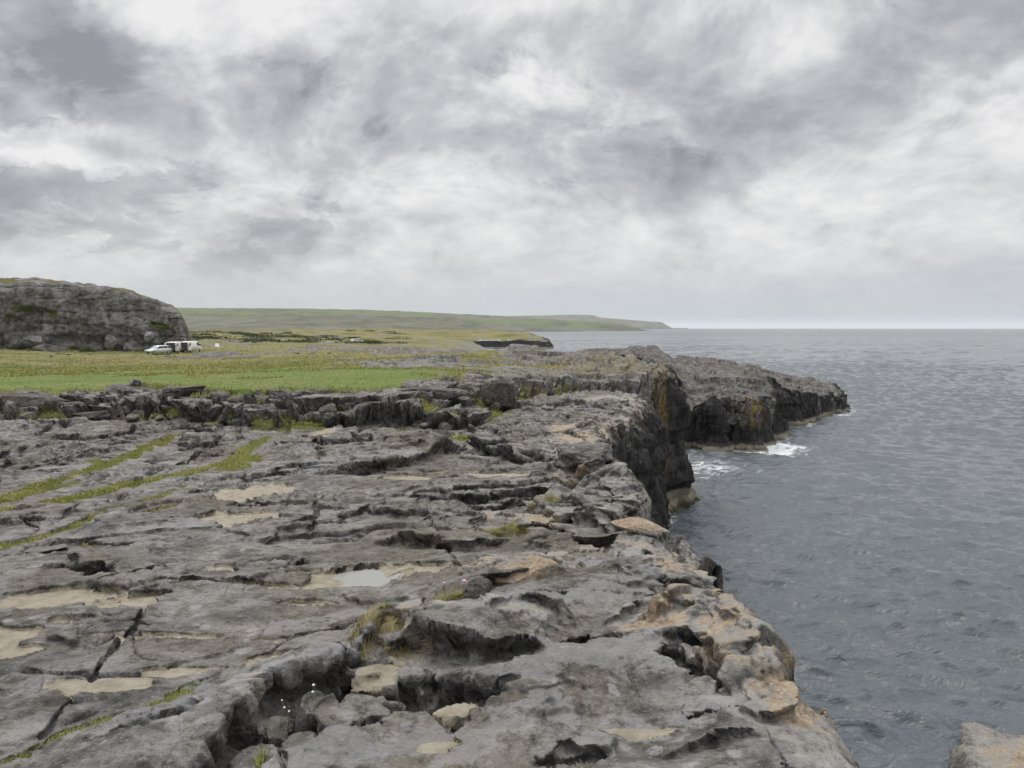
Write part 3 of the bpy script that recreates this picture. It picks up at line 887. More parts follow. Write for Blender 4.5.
def cliff_material(name='dark_cliff_limestone', tide=True, col=1.0):
    m, t = new_mat(name)
    pos = t.n('ShaderNodeNewGeometry').outputs['Position']
    z = t.n('ShaderNodeSeparateXYZ', None, Vector=pos).outputs[2]
    streak = t.noise(t.v('MULTIPLY', pos, (1.6, 1.6, .22)), 1.6, 7, .66, .2)
    n2 = t.noise(pos, 1.5, 7, .68)
    n3 = t.noise(pos, 7.0, 5, .7)
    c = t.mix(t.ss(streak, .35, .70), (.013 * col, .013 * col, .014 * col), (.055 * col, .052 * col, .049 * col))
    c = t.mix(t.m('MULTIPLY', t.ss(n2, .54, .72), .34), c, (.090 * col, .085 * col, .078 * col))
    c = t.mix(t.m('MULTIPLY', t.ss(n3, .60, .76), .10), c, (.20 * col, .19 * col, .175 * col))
    topd = t.attr('lip')
    lic = t.m('MULTIPLY', t.ss(t.m('ADD', t.m('ADD', n3, n2), t.m('MULTIPLY', topd, .34)), 1.22, 1.40), .7)
    c = t.mix(lic, c, t.mix(t.ss(n2, .4, .6), (.26, .17, .05), (.31, .285, .235)))
    yl = t.m('MULTIPLY', t.attr('yellow'), t.ss(t.m('ADD', n3, t.m('MULTIPLY', streak, .6)), .66, .86))
    c = t.mix(yl, c, (.30, .215, .055))
    if tide:
        zz = t.m('ADD', z, t.m('MULTIPLY', t.m('SUBTRACT', n2, .5), .9))
        zz = t.m('SUBTRACT', zz, t.attr('tide'))
        td = t.ss(zz, .1, -.1)
        tc = t.mix(t.ss(n3, .3, .7), (.16, .145, .105), (.30, .275, .205))
        tc = t.mix(t.ss(zz, -.75, -1.0), tc, (.10, .085, .05))
        c = t.mix(t.m('MULTIPLY', td, .9), c, tc)
    h = t.m('ADD', t.m('MULTIPLY', streak, .25), t.m('ADD', t.m('MULTIPLY', n2, .28), t.m('MULTIPLY', n3, .10)))
    bmp = t.n('ShaderNodeBump', None, Strength=.8, Distance=.8, Height=h).outputs[0]
    b = t.n('ShaderNodeBsdfPrincipled', None, Base_Color=c, Roughness=.82, Normal=bmp)
    b.inputs['Specular IOR Level'].default_value = .25
    t.n('ShaderNodeOutputMaterial', None, Surface=b.outputs[0])
    return m


MAT_LAND = land_material()
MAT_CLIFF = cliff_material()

# ------------------------------------------------------------------ GROUND: one sheet from underfoot to the foot of the hills
th = np.concatenate([np.linspace(R_(-62), R_(-38), 70)[:-1], np.linspace(R_(-38), R_(37.5), 900), np.linspace(R_(37.5), R_(60), 40)[1:]])
rr = np.concatenate([np.exp(np.linspace(math.log(.7), math.log(2.3), 90))[:-1], np.exp(np.linspace(math.log(2.3), math.log(34), 1080))[:-1], np.exp(np.linspace(math.log(34), math.log(190), 370))[:-1], np.exp(np.linspace(math.log(190), math.log(2600), 150))])
RR, TH = np.meshgrid(rr.astype(f32), th.astype(f32), indexing='ij')
X, Y = RR * np.sin(TH), RR * np.cos(TH)
# skip the sea quickly
Z = np.full(X.shape, -5, f32)
SDC = sdist(X.ravel(), Y.ravel(), COASTC)[0].reshape(X.shape)
sel = SDC > -(2.5 + .02 * RR)
zz, sdc_, cnx_, cny_, mk_, sdl_ = land(X[sel], Y[sel])
Z[sel] = zz
full = lambda v, d=0: (lambda a: (a.__setitem__(sel, v), a)[1])(np.full(X.shape, d, f32))
SDC = np.where(sel, full(sdc_), SDC)
NX, NY = full(cnx_), full(cny_)
MK = {k: full(v) for k, v in mk_.items()}
band = np.clip(.012 * RR, .12, 2.0)
out = SDC < 0
dist = np.where(out, -SDC, 0)
# undercut ledges: push the upper half of every step outwards, the lower half inwards
Zs = np.where(out, 0, Z)
Zin = np.where(out, boxblur(np.where(out, 0, Z), 9, 9) / np.maximum(boxblur((~out).astype(f32), 9, 9), .05), Z)
bl = boxblur(Zin, 7, 7)
bl2 = boxblur(bl, 4, 4)
dr = np.gradient(bl2, axis=0) / np.gradient(RR, axis=0)
dt = np.gradient(bl2, axis=1) / (np.gradient(TH, axis=1) * RR)
gx, gy = dr * np.sin(TH) + dt * np.cos(TH), dr * np.cos(TH) - dt * np.sin(TH)
gm = np.hypot(gx, gy) + 1e-5
k = np.clip(gm / .35, 0, 1) / gm
lim = np.clip(.006 + .015 * RR, 0, .35)
res = np.clip((Zin - bl) * 1.5, -lim, lim) * (1 - .9 * MK['grass']) * (RR < 120)
res = np.where(SDC < band * 1.5, 0, res)
X2, Y2 = X - gx * k * res, Y - gy * k * res
# steep rock: break the walls up in three dimensions, with thin beds
P3 = np.stack([X2, Y2, np.where(out, Zin, Z)], -1)
e1, e2 = np.gradient(P3, axis=0), np.gradient(P3, axis=1)
NN = np.cross(e2, e1)
NN /= np.linalg.norm(NN, axis=2)[..., None] + 1e-9
NN *= np.where(NN[..., 2:] < 0, -1, 1)
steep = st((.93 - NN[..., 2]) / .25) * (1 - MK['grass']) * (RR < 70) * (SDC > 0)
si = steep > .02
ps = P3[si]
bedz = ps[:, 2] * 11 + 1.2 * pn(ps[:, 0] * .8, ps[:, 1] * .8, 190)
amp = np.clip(RR[si] / 6, .6, 3.0)
dn3 = (.034 * fbm3(ps[:, 0] * 4.2 / amp ** .6, ps[:, 1] * 4.2 / amp ** .6, ps[:, 2] * 5.5 / amp ** .6, 4, .6) + .014 * pn(bedz / amp ** .5, ps[:, 0] * 1.5, 193)) * amp * steep[si]
DSP = np.zeros(X.shape, f32)
DSP[si] = dn3
X2, Y2, Z = X2 + NN[..., 0] * DSP, Y2 + NN[..., 1] * DSP, Z + NN[..., 2] * DSP * .6
MK['fresh'] = np.maximum(steep, 1.35 * st((Y - 58) / 10) * st((X - 4 - .02 * Y) / 8) * (Y < 170)).astype(f32)  # darker tone by steepness alone, plus the whole headland top
MK['fresh'] = np.where(out & (RR > 9), 2.2, MK['fresh']).astype(f32)  # folded rim gets the same darker tone, to match the cliff
MK['lichen'] = np.where(out & (RR > 9), 0, MK['lichen']).astype(f32)
# fold the rim straight down so the sheet is closed against the cliff faces
fold = np.clip(dist / band, 0, 1.5)
X2, Y2 = X2 + NX * dist * .92, Y2 + NY * dist * .92
Z2 = np.where(out, Z - fold * np.clip(.03 * RR, .35, 2.5), Z)
keep = (SDC > -band * 1.4) & sel
co = np.stack([X2, Y2, Z2], -1).reshape(-1, 3)
fc = grid_faces(*X.shape, keep)
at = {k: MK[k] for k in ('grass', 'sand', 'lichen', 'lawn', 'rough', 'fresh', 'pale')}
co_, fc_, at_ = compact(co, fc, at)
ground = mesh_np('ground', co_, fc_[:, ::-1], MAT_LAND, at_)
tag(ground, 'grey limestone shelf and rough green fields along the coast', 'ground', kind='structure')

# ------------------------------------------------------------------ CLIFF FACES along the coast
def resample(P, step_f):
    P = np.asarray(P, float)
    out, i, pos = [P[0]], 0, P[0].copy()
    seg = np.hypot(*(P[1:] - P[:-1]).T)
    cum = np.concatenate([[0], np.cumsum(seg)])
    s = 0.0
    res = []
    while s < cum[-1]:
        j = np.searchsorted(cum, s, side='right') - 1
        j = min(j, len(seg) - 1)
        p = P[j] + (P[j + 1] - P[j]) * ((s - cum[j]) / max(seg[j], 1e-9))
        res.append(p)
        s += step_f(p)
    return np.array(res)


def smooth_rows(a, n):
    for _ in range(n):
        a = np.concatenate([a[:1], (a[:-2] + a[1:-1] * 2 + a[2:]) / 4, a[-1:]])
    return a


def cliff_wall():
    near = [p for p in COASTC if p[1] < 480]
    P = resample(near, lambda p: .05 if p[1] < 14 else (.11 if p[1] < 125 else 1.2))
    tx = np.gradient(P, axis=0)
    nrm = np.stack([tx[:, 1], -tx[:, 0]], -1)
    nrm /= np.linalg.norm(nrm, axis=1)[:, None] + 1e-9
    nrm = smooth_rows(nrm, 6)
    nrm /= np.linalg.norm(nrm, axis=1)[:, None] + 1e-9
    wobv = coast_wob(P[:, 0].astype(f32), P[:, 1].astype(f32), False)
    E = P + nrm * wobv[:, None]
    rE = np.hypot(E[:, 0], E[:, 1])
    inl = E - nrm * np.clip(.03 + .004 * rE, .03, .5)[:, None]
    zt = land(inl[:, 0].astype(f32), inl[:, 1].astype(f32))[0]
    ns, nv = len(E), 120
    v = np.linspace(0, 1, nv)[None, :]
    s = np.concatenate([[0], np.cumsum(np.hypot(*np.diff(P, axis=0).T))])[:, None]
    ztop = zt[:, None] - .02
    z = ztop + (-1.5 - ztop) * v ** 1.05
    # buttresses and joints
    lean = np.interp(E[:, 1], [0, 13, 15, 44, 47, 52, 60, 72, 80, 110, 130, 500], [.03, .03, .05, .05, .12, .14, .1, .12, .12, .10, .3, .6])[:, None]
    depth = (ztop - z)
    off = .03 + lean * depth
    big = np.clip((rE[:, None] - 8) / 20, .06, 1)
    jt = s / 1.9 + .35 * pn(s * .25, z * .25, 200)
    ji = np.floor(jt)
    h = np.sin(ji * 127.1 + 3.7) * 43758.5453
    h = h - np.floor(h)
    jf = jt - ji
    off = off + big * ((h - .35) * .85 * st(depth / 1.2) - .35 * np.exp(-((np.minimum(jf, 1 - jf)) / .09) ** 2) * st(depth / .6))
    jt2 = s / .62 + .3 * pn(s * .7, z * .4, 205) + ji * .37
    h2 = np.sin(np.floor(jt2) * 311.7 + 1.3) * 43758.5453
    off = off + big * (((h2 - np.floor(h2)) - .5) * .26) * st(depth / .5)
    # bedding planes
    zb = z / .85 + .12 * pn(s * .12, z * 0 + 3, 208)
    hz = np.sin(np.floor(zb) * 57.3 + np.floor(jt * .5) * 12.1) * 43758.5453
    off = off + big * ((hz - np.floor(hz)) - .5) * .42 * st(depth / .5) - big * .16 * np.exp(-((zb - np.floor(zb) - .5 + .5) / .06) ** 2)
    pos_x, pos_y = E[:, 0][:, None] + 0 * z, E[:, 1][:, None] + 0 * z
    off = off + big * (fbm3(pos_x * .5, pos_y * .5, z * .35, 3) * .5 + fbm3(pos_x * 2.2, pos_y * 2.2, z * 1.4, 3) * .16) * st(depth / .35)
    off = off + .35 * st((1.2 - z) / 1.0) * big          # swash platform at the tide line
    off = np.maximum(off, -.01 - .0 * depth)
    off[:, 0] = -.02 - .004 * rE
    cx, cy = E[:, 0][:, None] + nrm[:, 0][:, None] * off, E[:, 1][:, None] + nrm[:, 1][:, None] * off
    co = np.stack([cx, cy, z], -1).reshape(-1, 3)
    lip = np.exp(-depth / .7) * (1 - .75 * st((cy - 54) / 8))
    # yellow lichen runs down two buttresses, as in the photograph
    yl = np.exp(-((cx - 9.6) / .45) ** 2 - ((cy - 49) / 2.2) ** 2) * st(depth / .5) * st((7 - depth) / 2) \
        + np.exp(-((cx - 24.0) / 1.0) ** 2 - ((cy - 73) / 3) ** 2) * st((3.2 - depth) / 1.5) 
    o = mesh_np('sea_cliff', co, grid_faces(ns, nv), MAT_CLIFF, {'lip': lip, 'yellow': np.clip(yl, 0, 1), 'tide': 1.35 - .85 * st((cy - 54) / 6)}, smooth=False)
    tag(o, 'near-black vertical limestone sea cliff with pale tide band', 'cliff', kind='structure')
    return o


cliff = cliff_wall()

# ------------------------------------------------------------------ SEA
def sea_material():
    m, t = new_mat('sea_water')
    geo = t.n('ShaderNodeNewGeometry')
    pos = geo.outputs['Position']
    foam = t.attr('foam')
    w1 = t.noise(t.v('MULTIPLY', pos, (.9, 1.5, 1)), 1.6, 5, .62, .3)
    w2 = t.noise(t.v('MULTIPLY', pos, (.8, 1.5, 1)), .35, 4, .6, .3)
    w3 = t.noise(t.v('MULTIPLY', pos, (1, 1.5, 1)), 6.0, 3, .6)
    h = t.m('ADD', t.m('MULTIPLY', w1, .20), t.m('ADD', t.m('MULTIPLY', w2, .30), t.m('MULTIPLY', w3, .018)))
    bmp = t.n('ShaderNodeBump', None, Strength=.8, Distance=1.0, Height=h).outputs[0]
    b = t.n('ShaderNodeBsdfPrincipled', None, Base_Color=(.082, .098, .110), Roughness=t.m('ADD', .035, t.m('MULTIPLY', t.ss(t.v('LENGTH', pos), 120, 1500), .20)), IOR=1.42, Normal=bmp)
    fo = t.n('ShaderNodeBsdfPrincipled', None, Base_Color=(.72, .75, .77), Roughness=.8)
    fn = t.noise(t.v('MULTIPLY', pos, (.6, 1.2, 1)), 1.3, 7, .72, 1.2)
    fm = t.ss(t.m('ADD', foam, t.m('MULTIPLY', t.m('SUBTRACT', fn, .5), 1.5)), .44, .86)
    mx = t.n('ShaderNodeMixShader', None, i0=fm, i1=b.outputs[0], i2=fo.outputs[0])
    t.n('ShaderNodeOutputMaterial', None, Surface=mx.outputs[0])
    return m


def sea():
    th = np.concatenate([np.linspace(R_(-12), R_(0), 60)[:-1], np.linspace(R_(0), R_(37), 560), np.linspace(R_(37), R_(70), 60)[1:]]).astype(f32)
    rr = np.concatenate([np.exp(np.linspace(math.log(4), math.log(22), 60))[:-1], np.exp(np.linspace(math.log(22), math.log(1100), 1150))[:-1], np.exp(np.linspace(math.log(1100), math.log(13000), 130))]).astype(f32)
    RR, TH = np.meshgrid(rr, th, indexing='ij')
    X, Y = RR * np.sin(TH), RR * np.cos(TH)
    Zw = np.zeros_like(X)
    DX, DY = np.zeros_like(X), np.zeros_like(X)
    rw = np.random.RandomState(3)
    main = R_(248)                      # waves run towards the shore, down and to the left
    cell = np.maximum(RR * .0030, .03)
    gust = .8 + .5 * fbm(X * .012, Y * .012, 3, 300)
    for i in range(60):
        lam = math.exp(rw.uniform(math.log(.40), math.log(11)))
        a = main + rw.normal(0, .42)
        kx, ky, kk = math.cos(a) * 2 * math.pi / lam, math.sin(a) * 2 * math.pi / lam, 2 * math.pi / lam
        A = .0265 * lam ** .66 * rw.uniform(.5, 1.2) * (1.3 if lam < 3 else .6)
        ph = (kx * X + ky * Y + rw.uniform(0, 6.28)).astype(f32)
        fade = st((lam / cell - 2) / 2.5) * gust
        Zw += A * np.cos(ph) * fade
        DX -= math.cos(a) * A * np.sin(ph) * fade * .3
        DY -= math.sin(a) * A * np.sin(ph) * fade * .3
    sdc = sdist(X.ravel(), Y.ravel(), COASTC)[0].reshape(X.shape)
    foam = np.zeros_like(X)
    for px, py, sx, sy, w in [(706, 466, 5, 5.5, .62), (700, 474, 3.5, 4, .55), (692, 458, 2.5, 4, .5), (770, 450, 3, 4, .95), (783, 447, 3.5, 5, .8), (742, 452, 4, 3.5, .4), (722, 457, 6, 4, .35), (800, 437, 3, 6, .35), (860, 408, 5, 10, .3), (800, 424, 3, 6, .3),
                              (930, 700, 2.2, 1.8, .16), (905, 680, 2.2, 1.5, .12), (740, 470, 6, 5, .22), (690, 356, 4, 60, .3), (700, 358, 3, 30, .25)]:
        cx, cy = pix_sea(px, py)
        foam = np.maximum(foam, w * np.exp(-((X - cx) / sx) ** 2 - ((Y - cy) / sy) ** 2))
    foam = np.maximum(foam, .60 * np.exp(-(np.maximum(-sdc - 1.4, 0) / 1.6) ** 2) * (RR > 40) * (.75 + .6 * fbm(X * .13, Y * .13, 2, 620)))
    foam += .08 * st((Zw - .42) / .2)
    co = np.stack([X + DX, Y + DY, Zw], -1).reshape(-1, 3)
    o = mesh_np('sea', co, grid_faces(*X.shape)[:, ::-1], sea_material(), {'foam': foam})
    tag(o, 'grey rippled sea reaching to the horizon', 'sea', kind='structure')


sea()

# ------------------------------------------------------------------ HILLS far along the coast
def hill_material(name, field):
    m, t = new_mat(name)
    pos = t.n('ShaderNodeNewGeometry').outputs['Position']
    n1 = t.noise(t.v('MULTIPLY', pos, (.0035, .002, .012)), 1.0, 6, .6)
    n2 = t.noise(t.v('MULTIPLY', pos, (.015, .01, .03)), 1.0, 6, .65)
    c = t.mix(t.ss(n2, .35, .65), (.085, .088, .062), (.150, .148, .105))
    c = t.mix(t.m('MULTIPLY', t.ss(n1, .52, .62), .7), c, (.165, .165, .150))
    vo = t.n('ShaderNodeTexVoronoi', None, Vector=t.v('MULTIPLY', pos, (.006, .0035, .016)), Scale=1.0, Randomness=.7)
    fieldm = t.m('MULTIPLY', t.ss(t.n('ShaderNodeSeparateColor', None, Color=vo.outputs[1]).outputs[0], .62, .66), t.attr('field'))
    c = t.mix(t.m('MULTIPLY', fieldm, .8), c, t.mix(n2, (.100, .140, .055), (.15, .175, .080)))
    ve = t.n('ShaderNodeTexVoronoi', {'feature': 'DISTANCE_TO_EDGE'}, Vector=t.v('MULTIPLY', pos, (.006, .0035, .016)), Scale=1.0, Randomness=.7)
    c = t.mix(t.m('MULTIPLY', t.ss(ve.outputs[0], .03, .012), t.m('MULTIPLY', t.attr('field'), .5)), c, (.06, .065, .045))
    shore = t.attr('shore')
    c = t.mix(t.m('MULTIPLY', shore, .85), c, t.mix(n2, (.06, .058, .055), (.16, .155, .15)))
    b = t.n('ShaderNodeBsdfPrincipled', None, Base_Color=c, Roughness=.95)
    b.inputs['Specular IOR Level'].default_value = .1
    t.n('ShaderNodeOutputMaterial', None, Surface=b.outputs[0])
    return m


def hill(name, label, crest, shore, back, mat, rough, nu=420, nvv=90, prof=1.0, field=1.0):
    """crest: (px, py, D) along the skyline; shore: (px, py) at sea or plain level; a slope between, and the far side falling away"""
    u = np.linspace(0, 1, nu)
    ck = np.array([c[0] for c in crest], float)
    px = ck[0] + (ck[-1] - ck[0]) * u
    cy, cD = np.interp(px, ck, [c[1] for c in crest]), np.interp(px, ck, [c[2] for c in crest])
    sk = np.array([c[0] for c in shore], float)
    sD, sz = np.interp(px, sk, [c[1] for c in shore]), np.interp(px, sk, [c[2] for c in shore])
    C = np.array([pix(a, b, c) for a, b, c in zip(px, cy, cD)])
    S = np.array([pix(a, 330, d) for a, d in zip(px, sD)])
    S[:, 2] = sz
    v = np.concatenate([np.linspace(0, 1, nvv), 1 + np.linspace(0, 1, 20)[1:]])
    rows = []
    for t in v:
        if t <= 1:
            p = S + (C - S) * t
            p[:, 2] = S[:, 2] + (C[:, 2] - S[:, 2]) * (t ** prof)
        else:
            p = C.copy()
            p[:, 1] += back * (t - 1)
            p[:, 0] += (C[:, 0] / C[:, 1]) * back * (t - 1)
            p[:, 2] = C[:, 2] * (1 - (t - 1) ** 2) - 12 * (t - 1)
        rows.append(p)
    A = np.array(rows)
    vv = v[:, None] + 0 * A[:, :, 0]
    env = np.sin(np.clip(vv, 0, 1) * math.pi)
    A[:, :, 2] += env * rough * fbm(A[:, :, 0] * .003, A[:, :, 1] * .0022, 5, 310) + rough * .14 * fbm(A[:, :, 0] * .02, A[:, :, 1] * .02, 3, 315) * np.clip(vv * 6, 0, 1)
    sh = np.clip(1 - vv / .10, 0, 1)
    fl = field * st((vv - .35) / .15)
    o = mesh_np(name, A.reshape(-1, 3), grid_faces(*A.shape[:2])[:, ::-1], mat, {'shore': sh, 'field': fl})
    tag(o, label, 'hill', kind='structure')
    return o


MAT_HILL = hill_material('hillside_pasture', True)
hill('green_hill', 'long low green hill with pale field patches on the skyline',
     [(-700, 306, 3600), (-200, 306, 3600), (150, 307, 3600), (190, 308, 3600), (300, 308.5, 3600), (370, 310, 3600), (430, 312.5, 3600), (480, 315, 3600), (540, 318.5, 3600), (590, 322, 3500), (625, 326, 3400), (645, 330, 3300), (652, 331.3, 3250)],
     [(-700, 1500, 1.2), (300, 1600, 1.2), (410, 1800, 1.0), (480, 2100, .5), (560, 2500, .3), (652, 3200, .3)], 2600, MAT_HILL, 16)
hill('blue_headland', 'faint blue headland of high cliffs beyond the green hill',
     [(380, 318, 9000), (480, 317.5, 9000), (520, 315.6, 9000), (545, 315.4, 9000), (575, 314.6, 9000), (592, 315, 9000), (600, 317.4, 9000), (625, 319.5, 9000), (650, 321.4, 9000), (662, 322.2, 9000), (668, 326, 8950), (672, 328.0, 8900), (688, 328.2, 8900)],
     [(380, 8600, .2), (660, 8600, .2), (688, 8800, .2)], 3000, MAT_HILL, 14, prof=.6, field=.0)

# ------------------------------------------------------------------ rocks
def rock_material(name, lich=.35, col=1.0):
    m, t = new_mat(name)
    pos = t.n('ShaderNodeNewGeometry').outputs['Position']
    c, n2, n3, n4 = rock_colour(t, pos, 1, lich)
    if col != 1.0:
        c = t.mix(1.0, c, (col, col, col), 'MULTIPLY')
    b = t.n('ShaderNodeBsdfPrincipled', None, Base_Color=c, Roughness=.92, Normal=rock_bump(t, pos, .9))
    b.inputs['Specular IOR Level'].default_value = .2
    t.n('ShaderNodeOutputMaterial', None, Surface=b.outputs[0])
    return m


MAT_ROCK = rock_material('limestone_block', .30, .92)
MAT_LICHEN = rock_material('lichened_limestone', 1.16)
MAT_RIM = rock_material('rim_lichen_limestone', 1.18, 1.05)
MAT_STEP = rock_material('step_limestone', .2, .72)
MAT_DARKROCK = rock_material('dark_limestone', .10, .55)


def boulder(name, loc, size, seed, label, mat=None, group=None, rot=(0, 0, 0), sub=5, angular=7, rough=.10, cat='boulder', flat=0.0):
    """an angular weathered block: a ball cut by random planes, then eaten by noise"""
    bm = bmesh.new()
    bmesh.ops.create_icosphere(bm, subdivisions=sub, radius=1)
    V = np.array([v.co[:] for v in bm.verts])
    r = np.random.RandomState(seed)
    for i in range(angular):
        n = r.randn(3)
        n /= np.linalg.norm(n)
        h = r.uniform(.48, .78)
        dd = V @ n - h
        V = V - np.where(dd > 0, dd * .93, 0)[:, None] * n
    if flat:
        V[:, 2] = np.where(V[:, 2] > flat, flat + (V[:, 2] - flat) * .15, V[:, 2])
    V = V / np.abs(V).max(0)
    N = V / (np.linalg.norm(V, axis=1)[:, None] + 1e-6)
    k = seed * 3.7
    S = np.array(size)
    asp = S / S.mean()
    Q = V * asp
    dsp = rough * (fbm3(Q[:, 0] * 1.8 + k, Q[:, 1] * 1.8, Q[:, 2] * 3.2, 5, .55)) + rough * .5 * np.round(pn3(Q[:, 0] + k, Q[:, 1], Q[:, 2] * 5) * 2) / 2
    V = V + N * dsp[:, None]
    for v, c in zip(bm.verts, V * S * .5):
        v.co = c
    for f in bm.faces:
        f.smooth = True
    me = bpy.data.meshes.new(name)
    bm.to_mesh(me)
    bm.free()
    me.materials.append(mat or MAT_ROCK)
    o = bpy.data.objects.new(name, me)
    sc.collection.objects.link(o)
    o.location = loc
    o.rotation_euler = rot
    return tag(o, label, cat, group)


def at_low(px, py, dz=0.0):
    x, y = on_low(px, py)
    return (x, y, land_z(x, y) + dz)


def at_high(px, py, dz=0.0):
    x, y = on_high(px, py)
    return (x, y, land_z(x, y) + dz)


def pxm(px, loc):
    """metres spanned by px pixels at a place"""
    return px / F * loc[1]


b_ = at_low(520, 592)
boulder('boulder', (b_[0], b_[1] + .12, b_[2] + .04), (.58, .36, .26), 3, 'low boulder crusted with ochre orange lichen on the grey shelf', MAT_LICHEN, rot=(0, .05, -.1), rough=.09)
b_ = at_low(480, 622)
boulder('boulder', (b_[0], b_[1], b_[2] + .03), (.20, .18, .17), 8, 'small dark round stone beside the orange boulder', MAT_DARKROCK)
b_ = at_low(286, 745)
boulder('boulder', (b_[0], b_[1], b_[2] + .02), (.26, .22, .18), 12, 'pale grey stone wedged in the dark cleft of the foreground', angular=13, rough=.15, rot=(.3, .2, .5))
b_ = at_low(310, 742)
def low_at(px, D):
    x = (px - 512) / F * D
    return x, D, land_z(x, D)


x_, y_, z_ = low_at(585, 10.6)
boulder('broken_rock', (x_, y_, z_ + .10), (.95, 1.1, .42), 21, 'pale-topped broken slab lying by the cliff edge', MAT_ROCK, rot=(.06, -.10, .3), angular=13, rough=.16, sub=6, cat='rock', flat=.4)
boulder('leaning_rock', (x_ + .42, y_ - .3, z_ - .30), (.42, 1.3, .85), 23, 'dark smooth slab leaning out over the sea at the cliff edge', MAT_DARKROCK, rot=(.10, .48, .12), angular=9, rough=.05, cat='rock', flat=.55)
x_, y_, z_ = low_at(560, 9.2)
boulder('broken_rock', (x_ + .1, y_, z_ + .04), (.8, .6, .22), 24, 'low dark-sided slab with a pale rim in front of the broken slab', MAT_ROCK, rot=(.1, .05, -.2), angular=12, rough=.15, cat='rock', flat=.5, sub=6)
b_ = at_low(640, 545)
boulder('flat_stone', (b_[0], b_[1], b_[2] + .09), (.55, .26, .10), 26, 'thin tan plate of rock lying on the cliff rim', MAT_LICHEN, rot=(.05, .12, -.3), rough=.05, cat='stone')
b_ = at_low(700, 585)
b_ = at_low(545, 497)
b_ = pix(493, 412, 28.5)
zc = land_z(b_[0], b_[1])
boulder('ledge_block', (b_[0] + .1, b_[1] + .2, zc + .25), (1.5, 1.5, 1.35), 31, 'squared dark block ending the rock step above the shelf', MAT_DARKROCK, rot=(0, 0, .2), angular=10, rough=.05, cat='rock block', flat=.5)
for i, (px, py, w, h, lab) in enumerate([(25, 420, 62, 26, 'broad layered block in the rock step, nearest the frame edge'), (95, 421, 54, 20, 'tilted grey block in the rock step with a grassy gap on its left'),
                                         (128, 418, 48, 20, 'long rounded dark block in the middle of the left rock step'), (175, 421, 44, 22, 'dark hump of rock in the step beside a grassy notch'),
                                         (246, 429, 40, 22, 'squat black block standing forward at the foot of the rock step'), (440, 424, 50, 20, 'dark undercut block in the rock step near its right end')]):
    x, y, z = on_low(px, py) + (0,)
    z = land_z(x, y)
    W_, H_ = w / F * y, h / F * y
    boulder('ledge_block', (x, y + .3, z + H_ * .26), (W_ * 1.3, 1.2, H_ * .72), 40 + i, lab, MAT_STEP, rot=(0, random.Random(i).uniform(-.12, .12), random.Random(i + 9).uniform(-.3, .3)), angular=9, rough=.12, cat='rock block', flat=.45)
rr_ = random.Random(4)
for i in range(26):
    px = rr_.uniform(-20, 480)
    py = rr_.uniform(404, 427)
    Dm = 24.2 + (426 - py) * .13
    x = (px - 512) / F * Dm
    z = land_z(x, Dm)
    w = rr_.uniform(.25, .75)
    boulder('loose_rock', (x, Dm, z + w * .12), (w, w * .8, w * rr_.uniform(.4, .7)), 60 + i, 'small grey rock lying loose along the rock step', MAT_ROCK, 'loose rocks along the rock step', rot=(0, 0, rr_.uniform(0, 6)), sub=3, cat='rock')


# the rock shoulder that shows at the lower right
def rock_shoulder():
    nu, nv = 160, 110
    a = np.linspace(0, 2 * np.pi, nu)[None, :]
    t = np.linspace(0, 1, nv)[:, None]
    topr = 1.0
    rad = np.where(t < .35, t / .35 * topr, topr + (t - .35) * .5)
    base = pix(1000, 768, 4.6)
    zt = base[2]
    z = np.where(t < .35, zt - .06 * (t / .35) ** 2, zt - .06 - ((t - .35) / .65) ** 1.2 * (zt + 1.5))
    rad = rad * (1 + .22 * pn(np.cos(a) * 1.3 + 5, np.sin(a) * 1.3 + 0 * t, 400))
    x, y = rad * np.cos(a) * 1.25 + base[0] + .72, rad * np.sin(a) * .85 + base[1] - .35
    dn = fbm3(x * 2.2, y * 2.2, z * 2.6, 5, .55)
    z = z + np.where(t < .4, .05 * dn, .02 * dn) + .02 * np.round(pn(x * 1.8, y * 2.4, 410) * 2)
    x = x + np.cos(a) * .16 * dn * (t > .3)
    y = y + np.sin(a) * .16 * dn * (t > .3)
    lich = 1.15 * np.clip(1.6 - t * 3, 0, 1) + .0 * a
    o = mesh_np('rock_shoulder', np.stack([x, y, z], -1).reshape(-1, 3), grid_faces(nv, nu), MAT_LAND, {'lichen': lich, 'grass': lich * 0})
    tag(o, 'orange lichened rock shoulder rising from the sea by the lower right corner', 'rock')


rock_shoulder()


